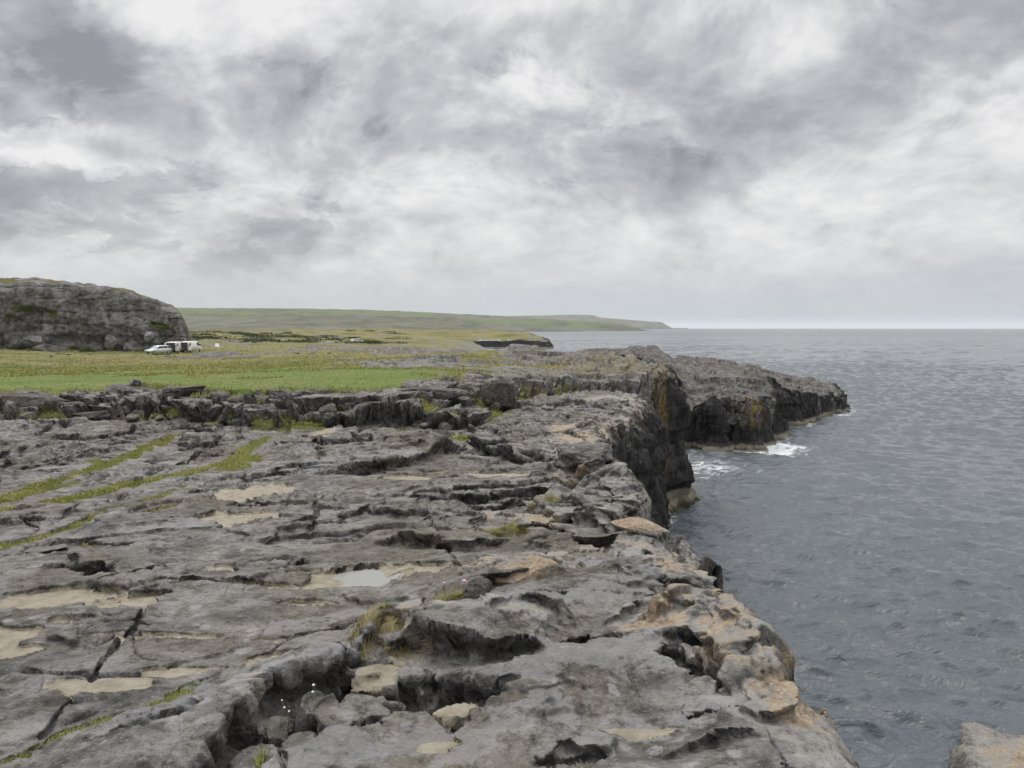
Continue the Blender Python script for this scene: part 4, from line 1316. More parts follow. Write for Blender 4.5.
# the rounded crag behind the parked vehicles
def crag():
    top = [(-420, 262), (-150, 266), (0, 275.0), (55, 277.0), (78, 280), (100, 284), (136, 289), (142, 293), (160, 297), (174, 302), (181, 308), (186, 318), (190.5, 332), (195, 349), (199, 356)]
    # plan of its foot: along the face, drawing back towards the right-hand end where the crest comes down
    pxs = np.concatenate([np.linspace(-430, 150, 560)[:-1], np.linspace(150, 199, 130)])
    fd = np.interp(pxs, [-430, -200, 0, 60, 110, 150, 182, 199], [128, 136, 141, 140, 141, 142, 143.5, 149])
    P = np.array([pix(a, 352, b)[:2] for a, b in zip(pxs, fd)])
    P = smooth_rows(P, 12)
    tx = np.gradient(P, axis=0)
    n = np.stack([tx[:, 1], -tx[:, 0]], -1)
    n /= np.linalg.norm(n, axis=1)[:, None]
    n = smooth_rows(n, 30)
    ns = len(P)
    ty = np.interp(pxs, [a for a, b in top], [b for a, b in top])
    bat = 1.0 + 0 * pxs
    away = P / np.linalg.norm(P, axis=1)[:, None]
    fz = CAMZ - np.interp(np.minimum(P[:, 1], 145), _hd, _hv) - .6
    hz = np.array([pix(512, b, d)[2] for b, d in zip(ty, P[:, 1] + 9)]) - fz
    hz = smooth_rows(np.maximum(hz, .2), 4)
    t1 = np.linspace(0, 1, 90)
    t2 = np.linspace(0, 1, 50)[1:]
    rows = []
    ss_ = np.concatenate([[0], np.cumsum(np.hypot(*np.diff(P, axis=0).T))])
    for t in list(t1) + [1 + u for u in t2]:
        if t <= 1:                                    # the face, battered and rounding over
            ang = t * math.pi / 2
            inn = bat * (3.4 * (1 - math.cos(ang) ** .55) ** 1.6 + .5 * t)
            z = fz + hz * (math.sin(ang) ** .8) * .90
        else:                                         # the top rising gently inland, then down behind
            u = t - 1
            inn = 3.9 * bat + 26 * u
            z = fz + hz * (.90 + .10 * math.sin(min(u * 1.2, 1) * math.pi / 2) - .9 * max(u - .55, 0) ** 1.3)
        rows.append(np.stack([P[:, 0] + away[:, 0] * inn, P[:, 1] + away[:, 1] * inn, z], -1))
    A = np.array(rows)
    endw = st((199 - pxs) / 25)[None, :]
    tt = np.array(list(t1) + [1 + u for u in t2])[:, None]
    X, Y, Z = A[..., 0], A[..., 1], A[..., 2]
    s2 = ss_[None, :] + 0 * X
    zz = Z
    # big bulges, vertical joints, bedding shelves, small caves at the foot
    o = fbm3(s2 * .09, Y * 0 + 2, zz * .16, 3) * .7 + fbm3(s2 * .35, zz * .0 + 7, zz * .45, 4) * .75 + fbm3(s2 * 1.1, Y * 0, zz * 1.2, 3) * .22
    jt = s2 / 3.1 + .4 * pn(s2 * .2, zz * .25, 500)
    jf = jt - np.floor(jt)
    o -= .55 * np.exp(-(np.minimum(jf, 1 - jf) / .07) ** 2) * st((fbm(s2 * .08, zz * .2, 2, 503) + .1) / .3)
    zb = zz / 2.3 + .25 * pn(s2 * .05, zz * 0, 505)
    zf = zb - np.floor(zb)
    o -= .40 * np.exp(-((zf - .5) / .07) ** 2) * st((fbm(s2 * .12, zz * .3, 3, 507) + .1) / .3)
    hb = np.sin(np.floor(zb + .5) * 91.7 + np.floor(jt * .6) * 7.3) * 43758.5453
    o += ((hb - np.floor(hb)) - .5) * .55 + .4 * np.abs(fbm3(s2 * .5, Y * 0 + 9, zz * .6, 4, .6)) * st(1.5 - tt)
    for px, py, w, h, dpt in [(92, 342, 9, 9, 2.2), (105, 345, 4, 8, 2.0), (66, 340, 8, 10, 1.6), (142, 345, 7, 5, 1.6), (30, 330, 14, 5, 1.2), (188, 345, 8, 4, 1.2), (40, 312, 26, 5, .9)]:
        c = pix(px, py, 141)
        o -= .6 * dpt * np.exp(-((X - c[0]) / (w * .19)) ** 2 - ((Z - c[2]) / (h * .19 * .6)) ** 2)
    w1_, w2_, wi_ = worley(s2 * .34 + .4 * pn(s2 * .5, zz * .5, 530), zz * .55 + .3 * pn(s2 * .4, zz * .6, 533), 21)
    crk = np.exp(-((w2_ - w1_) / .07) ** 2)
    o += (wi_ - .5) * .30 - .20 * crk
    face = np.clip(1.25 - tt, 0, 1) + 0 * X
    face = np.minimum(face, 1) * (.25 + .75 * endw)
    X = X + n[None, :, 0] * o * face
    Y = Y + n[None, :, 1] * o * face
    Z = Z + (1 - face) * endw * (fbm(X * .12, Y * .12, 4, 510) * .7 + .35 * terrace(fbm(X * .07, Y * .07, 3, 513) * 3, .15))
    top_m = st((tt - .72) / .2) * st((fbm(X * .16, Y * .35, 4, 520) + .02) / .2)
    low_m = .75 * st((.10 - tt) / .08) * st((fbm(X * .2, Y * .4, 3, 522) + .15) / .2) + .8 * np.exp(-((tt - .35) / .1) ** 2) * st((fbm(X * .16, Z * .3, 3, 524) - .22) / .1)
    g = np.clip(np.maximum(top_m * .95, low_m), 0, 1)
    ob = mesh_np('rock_outcrop', np.stack([X, Y, Z], -1).reshape(-1, 3), grid_faces(*X.shape), MAT_CRAG, {'grass': g, 'rough': np.clip(top_m, 0, 1), 'crack': crk})
    tag(ob, 'big rounded grey crag with grassy top behind the parked vehicles', 'crag')


def crag_material():
    m, t = new_mat('crag_limestone')
    pos = t.n('ShaderNodeNewGeometry').outputs['Position']
    n1 = t.noise(t.v('MULTIPLY', pos, (.45, .45, .16)), 1.0, 7, .66, .3)
    n2 = t.noise(pos, .8, 7, .7)
    n3 = t.noise(pos, 3.2, 5, .7)
    c = t.mix(t.ss(n1, .36, .66), (.125, .121, .115), (.32, .312, .30))
    c = t.mix(t.m('MULTIPLY', t.ss(n2, .52, .68), .6), c, (.30, .295, .285))
    c = t.mix(t.m('MULTIPLY', t.ss(n2, .46, .34), .5), c, (.07, .068, .064))
    c = t.mix(t.m('MULTIPLY', t.ss(t.noise(t.v('ADD', pos, (40, 3, 8)), .35, 5, .6), .58, .7), .6), c, (.15, .115, .07))
    c = t.mix(t.m('MULTIPLY', t.ss(t.m('ADD', t.attr('crack'), t.m('MULTIPLY', n3, .5)), .8, 1.2), .6), c, (.05, .048, .045))
    g = t.ss(t.m('ADD', t.attr('grass'), t.m('MULTIPLY', t.m('SUBTRACT', n3, .5), .8)), .42, .6)
    c = t.mix(g, c, t.mix(t.ss(n3, .35, .65), t.mix(t.attr('rough'), (.06, .085, .022), (.12, .105, .04)), t.mix(t.attr('rough'), (.11, .13, .04), (.20, .165, .075))))
    bmp = t.n('ShaderNodeBump', None, Strength=.9, Distance=1.2, Height=t.m('ADD', t.m('MULTIPLY', n2, .5), t.m('MULTIPLY', n3, .22))).outputs[0]
    b = t.n('ShaderNodeBsdfPrincipled', None, Base_Color=c, Roughness=.93, Normal=bmp)
    b.inputs['Specular IOR Level'].default_value = .15
    t.n('ShaderNodeOutputMaterial', None, Surface=b.outputs[0])
    return m


MAT_CRAG = crag_material()
crag()
for i, (px, py, w, h, lab) in enumerate([(38, 341, 22, 16, 'rounded pale boulder below the crag, left of the cave mouth'), (50, 351, 34, 9, 'low sloping boulder in the grass before the crag'),
                                         (151, 337, 15, 12, 'blocky boulder propped on the crag above the silver car'), (112, 342, 16, 14, 'upright grey boulder beside the dark cave in the crag'),
                                         (14, 349, 18, 7, 'flat boulder at the crag foot by the frame edge'), (128, 347, 12, 10, 'knobbly boulder between the cave and the silver car')]):
    c = pix(px, py, 138.5)
    W_, H_ = w / F * 138.5, h / F * 138.5
    z = land_z(c[0], c[1])
    boulder('boulder', (c[0], c[1], max(c[2], z + .3 * H_)), (W_, W_ * .8, H_), 120 + i, lab, MAT_CRAG, rot=(.2 * i, .15, i), angular=13, rough=.14)
for i in range(34):
    px = rr_.choice([rr_.gauss(170, 16), rr_.gauss(62, 16), rr_.gauss(215, 12), rr_.uniform(100, 330)])
    D = rr_.uniform(104, 124)
    x = (px - 512) / F * D
    w = rr_.uniform(.35, 1.1) * (1 if px < 240 else .8)
    boulder('field_stone', (x, D, land_z(x, D) + .1), (w, w * .8, w * .55), 150 + i, 'small grey stone in the rough grass below the vehicles', MAT_ROCK, 'stones in the rough grass', rot=(0, 0, rr_.uniform(0, 6)), sub=3, cat='stone')

# ------------------------------------------------------------------ pool of rainwater
def puddle():
    x, y = PUDDLE
    z = land_z(x, y) + .019
    bm = bmesh.new()
    vs = [bm.verts.new((math.cos(a) * .33 * (1 + .12 * math.sin(3 * a + 1)), math.sin(a) * .46 * (1 + .1 * math.cos(2 * a)), 0)) for a in np.linspace(0, 2 * math.pi, 48, endpoint=False)]
    bm.faces.new(vs)
    me = bpy.data.meshes.new('puddle')
    bm.to_mesh(me)
    bm.free()
    m, t = new_mat('rain_water')
    b = t.n('ShaderNodeBsdfPrincipled', None, Base_Color=(.27, .27, .255), Roughness=.03, IOR=1.333)
    t.n('ShaderNodeOutputMaterial', None, Surface=b.outputs[0])
    me.materials.append(m)
    o = bpy.data.objects.new('puddle', me)
    sc.collection.objects.link(o)
    o.location = (x, y, z)
    tag(o, 'small pale rain puddle in a sandy hollow of the shelf', 'puddle')


puddle()

# ------------------------------------------------------------------ grass
def blade_material(name, c1, c2, c3):
    m, t = new_mat(name)
    tone = t.attr('tone')
    c = t.ramp(tone, [(0, c1), (.55, c2), (1, c3)])
    b = t.n('ShaderNodeBsdfPrincipled', None, Base_Color=c, Roughness=.75)
    b.inputs['Specular IOR Level'].default_value = .2
    t.n('ShaderNodeOutputMaterial', None, Surface=b.outputs[0])
    return m


MAT_BLADE = blade_material('grass_blades', (.185, .215, .055), (.325, .335, .110), (.47, .41, .21))
MAT_TUFT = blade_material('dry_grass_blades', (.135, .155, .045), (.270, .235, .10), (.40, .335, .18))
MAT_LUSH = blade_material('lush_blades', (.050, .095, .018), (.095, .170, .030), (.150, .21, .06))


def blades(base, h, w, seed, lean=.5):
    """bent blades of grass, two segments each: (n,3) roots, heights, widths"""
    r = np.random.RandomState(seed)
    n = len(base)
    a = r.uniform(0, 2 * np.pi, n)
    b = r.uniform(0, 2 * np.pi, n)
    L = r.uniform(.1, 1, n) * lean
    side = np.stack([np.cos(a), np.sin(a), 0 * a], -1) * (w * .5)[:, None]
    dirn = np.stack([np.cos(b), np.sin(b), 0 * b], -1)
    mid = base + dirn * (h * L * .3)[:, None] + np.array([0, 0, 1.0]) * (h * .6)[:, None]
    tip = base + dirn * (h * L)[:, None] + np.array([0, 0, 1.0]) * (h * (1.02 - .35 * L))[:, None]
    V = np.stack([base - side, base + side, mid - side * .7, mid + side * .7, tip], 1).reshape(-1, 3)
    i = np.arange(n)[:, None] * 5
    Fc = np.concatenate([i + np.array([[0, 1, 3]]), i + np.array([[0, 3, 2]]), i + np.array([[2, 3, 4]])])
    return V, Fc


def grass_stuff():
    g = MK['grass']
    lawn, rough = MK['lawn'], MK['rough']
    r = np.random.RandomState(9)
    near = np.argwhere((g > .5) & (RR < 27) & keep)
    riseg = np.argwhere((g > .55) & (RR >= 27) & (RR < 75) & keep & (lawn < .5))
    lawng = np.argwhere((lawn > .5) & (RR < 60) & keep)
    farg = np.argwhere((g > .55) & (RR >= 60) & (RR < 330) & keep)
    P, H, Wd, T = [], [], [], []
    for idx, n, h0, h1, wk, t0 in ((near, 90000, .018, .050, .0014, .38), (riseg, 34000, .05, .16, .0016, .42), (lawng, 7000, .02, .05, .0012, .22), (farg, 22000, .06, .20, .0016, .55)):
        if not len(idx) or not n:
            continue
        k = idx[r.randint(0, len(idx), n)]
        i, j = k[:, 0], k[:, 1]
        x, y, z = X2[i, j], Y2[i, j], Z2[i, j]
        rad = RR[i, j]
        cl = fbm(x * 2.5 / np.maximum(rad / 12, 1), y * 2.5 / np.maximum(rad / 12, 1), 3, 600)
        jx, jy = r.normal(0, .0012, n) * rad, r.normal(0, .003, n) * rad
        P.append(np.stack([x + jx, y + jy, z - .006], -1))
        H.append(r.uniform(h0, h1, n) * (1 + .7 * np.clip(cl, -.6, 1)))
        Wd.append(np.maximum(wk * rad * r.uniform(.5, 1.1, n), .003))
        T.append(np.clip(t0 + .35 * cl + r.normal(0, .16, n) + .3 * rough[i, j], 0, 1))
    P, H, Wd, T = np.concatenate(P), np.concatenate(H), np.concatenate(Wd), np.concatenate(T)
    V, Fc = blades(P, H, Wd, 5, .8)
    o = mesh_np('grass', V, Fc, MAT_BLADE, {'tone': np.repeat(T, 5)})
    tag(o, 'short olive grass in the rock joints and on the fields', 'grass', kind='stuff')


grass_stuff()


def tuft(px, py, wpx, dpx, hgt, n, label, mat, seed, tone=.5, name='grass_tuft', group=None):
    """a tuft of grass growing from a pocket in the rock"""
    x0, y0 = on_low(px, py)
    D = math.hypot(x0, y0)
    r = np.random.RandomState(seed)
    wx, wy = wpx / F * D * .5, dpx / F * D * .5 * D / (1.53 + .068 * D)
    a, q = r.uniform(0, 6.283, n), np.sqrt(r.uniform(0, 1, n))
    q = q * (1 + .25 * np.sin(a * 3 + seed))
    X, Y = x0 + np.cos(a) * q * wx, y0 + np.sin(a) * q * wy
    Zg = land(X, Y)[0]
    z0 = land_z(x0, y0)
    root = bpy.data.objects.new(name, None)
    sc.collection.objects.link(root)
    root.location = (x0, y0, z0)
    tag(root, label, 'grass tuft', group)
    h = hgt * r.uniform(.4, 1.1, n) * (1.05 - .45 * q)
    P = np.stack([X - x0, Y - y0, np.minimum(Zg - z0, .10) - .015], -1)
    V, Fc = blades(P, h, np.full(n, max(.0022, D * .0009)), seed, .9)
    o = mesh_np('blade_clump', V, Fc, mat, {'tone': np.repeat(np.clip(tone + r.normal(0, .22, n), 0, 1), 5)}, parent=root)
    return root, (x0, y0, z0)


def ball(name, loc, rad, mat, parent, squash=.8):
    bm = bmesh.new()
    bmesh.ops.create_icosphere(bm, subdivisions=2, radius=rad)
    for v in bm.verts:
        v.co.z *= squash
        v.co *= 1 + .18 * math.sin(v.co.x * 900 + v.co.y * 700)
    me = bpy.data.meshes.new(name)
    bm.to_mesh(me)
    bm.free()
    me.materials.append(mat)
    o = bpy.data.objects.new(name, me)
    sc.collection.objects.link(o)
    o.location = loc
    o.parent = parent
    return o


def stalk(name, p, q, rad, mat, parent):
    p, q = Vector(p), Vector(q)
    bm = bmesh.new()
    bmesh.ops.create_cone(bm, segments=6, radius1=rad, radius2=rad * .7, depth=(q - p).length)
    bmesh.ops.transform(bm, matrix=Matrix.Translation((p + q) / 2) @ (q - p).to_track_quat('Z', 'Y').to_matrix().to_4x4(), verts=bm.verts)
    me = bpy.data.meshes.new(name)
    bm.to_mesh(me)
    bm.free()
    me.materials.append(mat)
    o = bpy.data.objects.new(name, me)
    sc.collection.objects.link(o)
    o.parent = parent
    return o


MAT_PINK = simple('thrift_petals', (.62, .36, .50), .8, var=.2, vscale=200)
MAT_WHITE = simple('white_petals', (.80, .78, .72), .8, var=.1, vscale=200)
MAT_STEM = simple('flower_stem', (.10, .14, .05), .8)
tf, tp = tuft(450, 616, 44, 16, .15, 1300, 'tufted green and tan grass with a pink thrift flower beside the orange boulder', MAT_TUFT, 1, .35)
stalk('stem', (.07, .05, 0), (.09, .03, .15), .0022, MAT_STEM, tf)
ball('flower', (.09, .03, .155), .014, MAT_PINK, tf)
stalk('stem', (-.03, .05, 0), (-.04, .05, .13), .0022, MAT_STEM, tf)
ball('flower', (-.04, .05, .135), .010, MAT_PINK, tf)
tuft(378, 650, 54, 28, .10, 1700, 'sprawling dry tan grass in a sandy pocket above the dark cleft', MAT_TUFT, 2, .75)
tuft(352, 684, 20, 10, .06, 350, 'bright green leafy clump at the lower end of the tan grass', MAT_LUSH, 3, .4)
tuft(505, 533, 48, 18, .14, 1300, 'yellow-green grass cushion in a hollow behind the sand puddle', MAT_TUFT, 4, .35)
tuft(546, 500, 36, 16, .22, 1000, 'taller tan and green grass against the leaning slab', MAT_TUFT, 5, .5)
tuft(385, 640, 16, 6, .06, 250, 'little green tuft at the top of the sandy pocket', MAT_LUSH, 6, .3)
tuft(460, 438, 26, 5, .14, 500, 'green grass wedge below the squared block of the step', MAT_BLADE, 7, .25)
tuft(92, 548, 22, 5, .08, 260, 'small grassy pocket inside a dark slot of the left shelf', MAT_TUFT, 8, .3)
tuft(265, 760, 24, 26, .06, 420, 'dark green growth deep in the foreground cleft', MAT_LUSH, 10, .2)
tuft(335, 735, 36, 9, .05, 420, 'fresh green leaves along the floor of the short side cleft', MAT_LUSH, 11, .5)
tuft(356, 728, 8, 5, .09, 90, 'single upright green sprig in the side cleft', MAT_LUSH, 12, .6)
tuft(460, 740, 22, 12, .025, 420, 'pale straw-coloured moss cushion on the foreground slab', MAT_TUFT, 13, .98)
tuft(195, 695, 44, 14, .06, 1100, 'bright green turf patch in the long joint below the sand hollows', MAT_LUSH, 14, .45)

# white campion heads in the cleft
x0, y0 = on_low(291, 716)
z0 = land_z(x0, y0)
cr = bpy.data.objects.new('campion_plant', None)
sc.collection.objects.link(cr)
cr.location = (x0, y0, z0)
tag(cr, 'scatter of tiny white flower heads in the shade of the cleft', 'wildflower')
rc_ = random.Random(8)
for i in range(18):
    dx_, dy_ = rc_.gauss(0, .06), rc_.gauss(.02, .06)
    zz_ = land_z(x0 + dx_, y0 + dy_) - z0
    h_ = rc_.uniform(.07, .13)
    stalk('stem', (dx_, dy_, zz_), (dx_ + .01, dy_, zz_ + h_), .0015, MAT_STEM, cr)
    ball('flower', (dx_ + .01, dy_, zz_ + h_), rc_.uniform(.0035, .0065), MAT_WHITE, cr)

# ------------------------------------------------------------------ vehicles
MAT_SILVER = simple('silver_paint', (.62, .64, .67), .30, .25, spec=.5)
MAT_VANWHITE = simple('white_paint', (.80, .80, .80), .35)
MAT_GLASS = simple('dark_glass', (.03, .035, .04), .06, spec=.6)
MAT_SCREEN = simple('windscreen_glass', (.24, .26, .28), .05, spec=.8)
MAT_TYRE = simple('tyre_rubber', (.018, .018, .018), .85)
MAT_RIM = simple('alloy_rim', (.45, .45, .46), .35, .7)
MAT_RED = simple('tail_lens', (.55, .02, .02), .25)
MAT_LAMP = simple('head_lens', (.75, .77, .80), .1)
MAT_BLACK = simple('black_plastic', (.025, .025, .027), .6)
MAT_INSIDE = simple('van_interior', (.045, .043, .042), .8)
MAT_CARGO = simple('gear', (.16, .14, .12), .8, var=.3)


def loft(name, st_, mat, parent, bevel=.03):
    """closed body from cross sections: (x, [(y, z), ...] for the right half from bottom to top), mirrored"""
    bm = bmesh.new()
    rings = []
    for x, half in st_:
        ring = [bm.verts.new((x, y, z)) for y, z in half] + [bm.verts.new((x, -y, z)) for y, z in reversed(half)]
        rings.append(ring)
    n = len(rings[0])
    for a, b in zip(rings, rings[1:]):
        for i in range(n):
            bm.faces.new((a[i], a[(i + 1) % n], b[(i + 1) % n], b[i]))
    bm.faces.new(rings[0][::-1])
    bm.faces.new(rings[-1])
    bmesh.ops.recalc_face_normals(bm, faces=bm.faces)
    bmesh.ops.bevel(bm, geom=list(bm.edges), offset=bevel, segments=2, affect='EDGES', clamp_overlap=True)
    for f in bm.faces:
        f.smooth = True
    me = bpy.data.meshes.new(name)
    bm.to_mesh(me)
    bm.free()
    me.materials.append(mat)
    o = bpy.data.objects.new(name, me)
    sc.collection.objects.link(o)
    o.parent = parent
    return o


def panel(name, pts, mat, parent, thick=.012):
    """a thin pane or lens through 3-D points, pushed out along its normal"""
    bm = bmesh.new()
    P = [Vector(p) for p in pts]
    nrm = (P[1] - P[0]).cross(P[2] - P[0]).normalized()
    a = [bm.verts.new(p + nrm * thick) for p in P]
    b = [bm.verts.new(p - nrm * .03) for p in P]
    bm.faces.new(a)
    bm.faces.new(b[::-1])
    for i in range(len(P)):
        j = (i + 1) % len(P)
        bm.faces.new((a[j], a[i], b[i], b[j]))
    bmesh.ops.recalc_face_normals(bm, faces=bm.faces)
    me = bpy.data.meshes.new(name)
    bm.to_mesh(me)
    bm.free()
    me.materials.append(mat)
    o = bpy.data.objects.new(name, me)
    sc.collection.objects.link(o)
    o.parent = parent
    return o


def boxp(name, c, s, mat, parent, bev=.02):
    bm = bmesh.new()
    bmesh.ops.create_cube(bm, size=1)
    for v in bm.verts:
        v.co = Vector((v.co.x * s[0] + c[0], v.co.y * s[1] + c[1], v.co.z * s[2] + c[2]))
    bmesh.ops.bevel(bm, geom=list(bm.edges), offset=min(bev, min(s) * .3), segments=2, affect='EDGES')
    me = bpy.data.meshes.new(name)
    bm.to_mesh(me)
    bm.free()
    me.materials.append(mat)
    o = bpy.data.objects.new(name, me)
    sc.collection.objects.link(o)
    o.parent = parent
    return o


def disc(name, c, r, w, mat, parent):
    bm = bmesh.new()
    bmesh.ops.create_cone(bm, cap_ends=True, segments=28, radius1=r, radius2=r, depth=w)
    bmesh.ops.transform(bm, matrix=Matrix.Translation(c) @ Matrix.Rotation(math.pi / 2, 4, 'X'), verts=bm.verts)
    bmesh.ops.bevel(bm, geom=[e for e in bm.edges if len(e.link_faces) == 2 and e.calc_face_angle(0) > 1], offset=min(w, r) * .2, segments=2, affect='EDGES')
    me = bpy.data.meshes.new(name)
    bm.to_mesh(me)
    bm.free()
    me.materials.append(mat)
    o = bpy.data.objects.new(name, me)
    sc.collection.objects.link(o)
    o.parent = parent
    return o


def wheel(x, y, r, parent):
    s_ = 1 if y > 0 else -1
    w = disc('wheel', (x, y, r), r, .2, MAT_TYRE, parent)
    disc('rim', (x, y + s_ * .09, r), r * .62, .05, MAT_RIM, w)


def vehicle_root(name, x, y, yaw, label, cat, z=None):
    root = bpy.data.objects.new(name, None)
    sc.collection.objects.link(root)
    root.location = (x, y, land_z(x, y) + .12 if z is None else z)
    root.rotation_euler = (0, 0, yaw)
    return tag(root, label, cat)


def make_car(x, y, yaw, label, paint, z=None):
    """an estate car, nose along +x"""
    o = vehicle_root('parked_car', x, y, yaw, label, 'car', z)
    S = lambda x, zb, zs, zt, wb, ws, wt: (x, [(wb, zb), (ws, zs * .6 + zb * .4), (ws * .99, zs), (wt, zt)])
    loft('body', [S(-2.2, .42, .78, .86, .70, .78, .70), S(-2.1, .28, .92, .97, .80, .86, .78), S(-1.2, .22, .95, .97, .84, .89, .80), S(.2, .20, .93, .95, .85, .90, .80), S(.95, .22, .90, .93, .84, .89, .76), S(1.7, .26, .78, .82, .80, .86, .70), S(2.1, .32, .66, .72, .70, .78, .62), S(2.22, .40, .58, .62, .58, .64, .5)], paint, o)
    loft('cabin', [(-2.02, [(.76, .93), (.72, 1.0), (.66, 1.08)]), (-1.75, [(.79, .93), (.70, 1.35), (.58, 1.42)]), (-.9, [(.79, .93), (.69, 1.42), (.58, 1.49)]), (.1, [(.79, .93), (.69, 1.41), (.58, 1.47)]), (.45, [(.79, .92), (.68, 1.32), (.56, 1.37)]), (1.15, [(.77, .88), (.72, .92), (.6, .95)])], paint, o)
    panel('windscreen', [(.56, -.60, 1.29), (1.06, -.66, .97), (1.06, .66, .97), (.56, .60, 1.29)], MAT_SCREEN, o, .02)
    panel('rear_window', [(-1.82, -.6, 1.32), (-1.82, .6, 1.32), (-2.0, .66, 1.06), (-2.0, -.66, 1.06)], MAT_GLASS, o, .02)
    for s_ in (1, -1):
        for a, b in ((-.35, .42), (-1.2, -.42), (-1.75, -1.28)):
            b2 = b + (.42 if b > 0 else 0)
            q = [(a, s_ * .775, .99), (b2, s_ * .775, .985), (b, s_ * .715, 1.33), (a, s_ * .715, 1.35)]
            panel('side_window', q if s_ < 0 else q[::-1], MAT_GLASS, o, .012)
        for xx in (-1.35, 1.38):
            wheel(xx, s_ * .80, .31, o)
        q = [(2.06, s_ * .70, .62), (2.14, s_ * .42, .60), (2.02, s_ * .44, .74), (1.9, s_ * .72, .74)]
        panel('headlight', q if s_ > 0 else q[::-1], MAT_LAMP, o, .02)
        boxp('tail_light', (-2.17, s_ * .68, .86), (.06, .2, .18), MAT_RED, o)
        boxp('wing_mirror', (.78, s_ * .93, 1.0), (.12, .16, .12), paint, o)
    boxp('grille', (2.2, 0, .46), (.06, .95, .16), MAT_BLACK, o)
    return o


def make_van(x, y, yaw, label, z=None, doors_open=True, side_open=False):
    """a panel van, nose along +x"""
    o = vehicle_root('panel_van', x, y, yaw, label, 'van', z)
    S = lambda x, zb, zt, wb, wt: (x, [(wb, zb), (wb + .03, zb + .5 * (zt - zb)), (wt + .03, zt - .15), (wt - .08, zt)])
    loft('body', [S(-2.38, .32, 1.94, .90, .84), S(-1.2, .30, 2.0, .93, .84), S(.6, .30, 2.0, .93, .84), S(1.15, .30, 1.90, .93, .78), S(1.82, .30, 1.18, .92, .76), S(2.35, .34, .98, .86, .66), S(2.46, .42, .80, .74, .56)], MAT_VANWHITE, o, .05)
    panel('windscreen', [(1.20, -.68, 1.84), (1.80, -.74, 1.22), (1.80, .74, 1.22), (1.20, .68, 1.84)], MAT_GLASS, o, .03)
    boxp('cargo_opening', (-2.385, 0, 1.16), (.04, 1.52, 1.36), MAT_INSIDE, o)
    boxp('cargo_gear', (-2.42, .28, .74), (.10, .7, .44), MAT_CARGO, o, .04)
    boxp('bumper', (-2.46, 0, .42), (.16, 1.74, .2), MAT_BLACK, o)
    for s_ in (1, -1):
        boxp('tail_light', (-2.37, s_ * .90, 1.28), (.12, .11, .46), MAT_RED, o)
        d = boxp('rear_door', (-1.98, s_ * 1.01, 1.15), (.74, .05, 1.42), MAT_VANWHITE, o, .02)      # swung right round against the side
        boxp('door_window', (-1.98, s_ * 1.038, 1.5), (.5, .02, .46), MAT_GLASS, d)
        for xx in (-1.5, 1.55):
            wheel(xx, s_ * .84, .34, o)
        q = [(.45, s_ * .955, 1.26), (1.42, s_ * .945, 1.2), (1.12, s_ * .885, 1.74), (.45, s_ * .90, 1.78)]
        panel('side_window', q if s_ < 0 else q[::-1], MAT_GLASS, o, .02)
        boxp('wing_mirror', (1.3, s_ * 1.06, 1.3), (.12, .2, .26), MAT_BLACK, o)
        q = [(2.40, s_ * .70, .70), (2.44, s_ * .48, .68), (2.32, s_ * .48, .92), (2.22, s_ * .76, .92)]
        panel('headlight', q if s_ > 0 else q[::-1], MAT_LAMP, o, .02)
    if side_open:
        boxp('side_opening', (-.2, -.965, 1.12), (.9, .03, 1.3), MAT_INSIDE, o)
    return o


def on_ground_px(px, D):
    return (px - 512) / F * D


VD = 128
make_car(on_ground_px(158.5, VD), VD, R_(243), 'silver estate car parked on the grass below the crag', MAT_SILVER)
make_van(on_ground_px(176.0, VD + 4), VD + 4, R_(95), 'white panel van with open rear doors beside the silver car')
make_van(on_ground_px(191.0, VD + 6.5), VD + 6.5, R_(84), 'white panel van parked farthest right, nose beyond the first van')
MAT_FARWHITE = simple('pale_paint', (.8, .8, .8), .4)
D_ = 300
make_car(on_ground_px(358.5, D_), D_, R_(15), 'distant white car parked by the low grey rocks', MAT_FARWHITE)
make_car(on_ground_px(353.2, D_), D_ + 2, R_(80), 'distant white car seen end on beside another white car', MAT_FARWHITE)
# small white ridge tent
tx_, ty_ = on_ground_px(217.5, 175), 175
tr = vehicle_root('ridge_tent', tx_, ty_, R_(20), 'tiny white tent pitched on the grass beyond the vans', 'tent')
bm = bmesh.new()
pr = [bm.verts.new(p) for p in [(-.55, -.5, 0), (-.55, .5, 0), (-.4, 0, .85), (.55, -.5, 0), (.55, .5, 0), (.4, 0, .85)]]
for q in ((0, 2, 1), (3, 4, 5), (0, 3, 5, 2), (1, 2, 5, 4), (0, 1, 4, 3)):
    bm.faces.new([pr[i] for i in q])
me = bpy.data.meshes.new('canopy')
bm.to_mesh(me)
bm.free()
me.materials.append(MAT_FARWHITE)
o_ = bpy.data.objects.new('canopy', me)
sc.collection.objects.link(o_)
o_.parent = tr
panel('doorway', [(-.555, -.17, .02), (-.555, .17, .02), (-.47, .0, .5)], MAT_INSIDE, tr, .01)
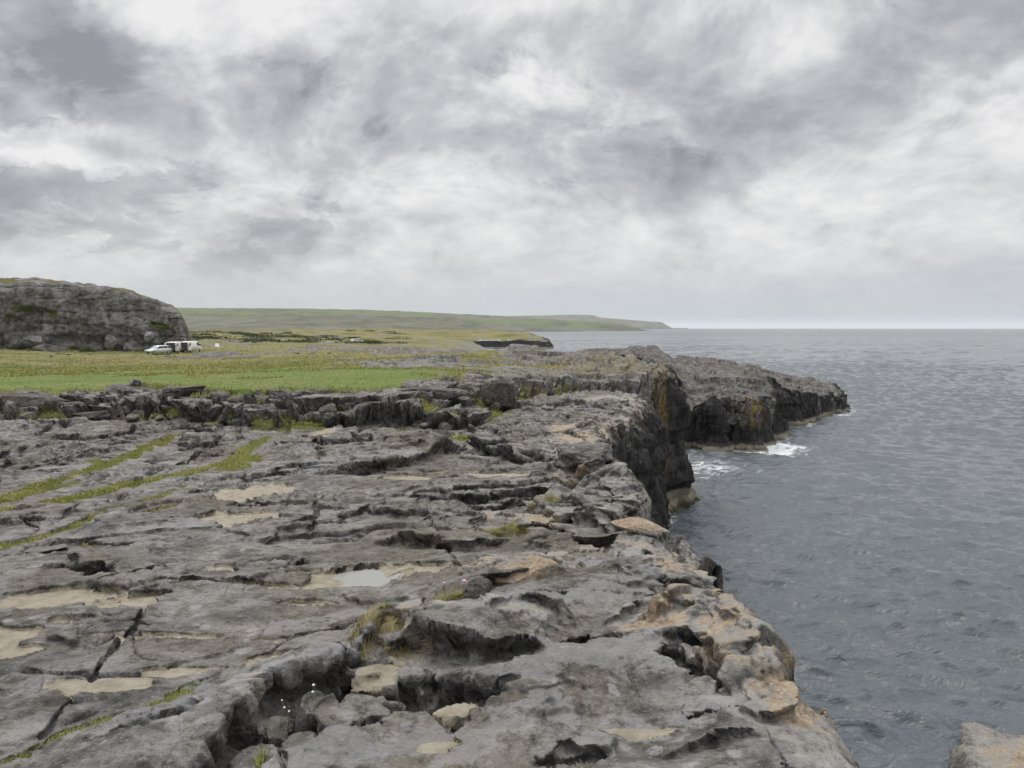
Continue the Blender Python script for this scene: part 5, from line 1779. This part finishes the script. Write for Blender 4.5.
# far cottage on the shore under the hill
D_ = 1350
cx_h = on_ground_px(407, D_)
ch = vehicle_root('cottage', cx_h, D_, .1, 'tiny white gabled cottage by the shore below the green hill', 'cottage')
boxp('wall', (0, 0, 1.6), (9, 5, 3.2), MAT_FARWHITE, ch, .05)
bm = bmesh.new()
pr = [bm.verts.new(p) for p in [(-4.8, -2.8, 3.2), (-4.8, 2.8, 3.2), (-4.8, 0, 5.4), (4.8, -2.8, 3.2), (4.8, 2.8, 3.2), (4.8, 0, 5.4)]]
for q in ((0, 2, 1), (3, 4, 5), (0, 3, 5, 2), (1, 2, 5, 4), (0, 1, 4, 3)):
    bm.faces.new([pr[i] for i in q])
me = bpy.data.meshes.new('roof')
bm.to_mesh(me)
bm.free()
me.materials.append(simple('slate', (.12, .12, .13), .7))
o_ = bpy.data.objects.new('roof', me)
sc.collection.objects.link(o_)
o_.parent = ch

# ------------------------------------------------------------------ scrub on the far plain
def scrub():
    r = np.random.RandomState(77)
    V, Fc, T = [], [], []
    n0 = 0
    for px, D, w, h in [(rr_.uniform(186, 300), rr_.uniform(250, 420), rr_.uniform(3, 9), rr_.uniform(.8, 1.9)) for _ in range(60)] + [(rr_.uniform(300, 400), rr_.uniform(290, 500), rr_.uniform(3, 8), rr_.uniform(.6, 1.4)) for _ in range(34)]:
        x = (px - 512) / F * D
        n = 160
        a, q = r.uniform(0, 6.28, n), r.uniform(0, 1, n) ** .5
        bx, by = x + np.cos(a) * q * w, D + np.sin(a) * q * w * .5
        zb = land_z(x, D)
        bz = zb + r.uniform(0, 1, n) * h * np.sqrt(np.maximum(1 - q ** 2, .02))
        sz = r.uniform(.15, .4, n)
        for k in range(3):
            pass
        d1 = r.randn(n, 3)
        d1 /= np.linalg.norm(d1, axis=1)[:, None]
        d2 = np.cross(d1, r.randn(n, 3))
        d2 /= np.linalg.norm(d2, axis=1)[:, None]
        c = np.stack([bx, by, bz], -1)
        v = np.stack([c - d1 * sz[:, None], c + d1 * sz[:, None], c + d2 * sz[:, None] * 1.2], 1).reshape(-1, 3)
        V.append(v)
        Fc.append(np.arange(n * 3).reshape(-1, 3) + n0)
        T.append(np.repeat(r.uniform(0, .6, n), 3))
        n0 += n * 3
    o = mesh_np('scrub', np.concatenate(V), np.concatenate(Fc), blade_material('scrub_leaves', (.030, .045, .016), (.055, .08, .025), (.09, .11, .04)), {'tone': np.concatenate(T)})
    tag(o, 'low dark green scrub on the far plain under the hill', 'scrub', kind='stuff')


scrub()

# ------------------------------------------------------------------ sea air
bm = bmesh.new()
bmesh.ops.create_cube(bm, size=1)
for v in bm.verts:
    v.co = Vector((v.co.x * 60000, v.co.y * 60000 + 12000, (v.co.z + .5) * 215 - 2.5))
me = bpy.data.meshes.new('haze')
bm.to_mesh(me)
bm.free()
m_, t_ = new_mat('sea_air')
pv = t_.n('ShaderNodeVolumePrincipled', None, Color=(.93, .965, 1.0), Density=4e-5, Anisotropy=.2)
t_.n('ShaderNodeOutputMaterial', None, Volume=pv.outputs[0])
me.materials.append(m_)
hz_ = bpy.data.objects.new('haze', me)
sc.collection.objects.link(hz_)
tag(hz_, 'thin pale sea haze over the far coast', 'haze', kind='stuff')
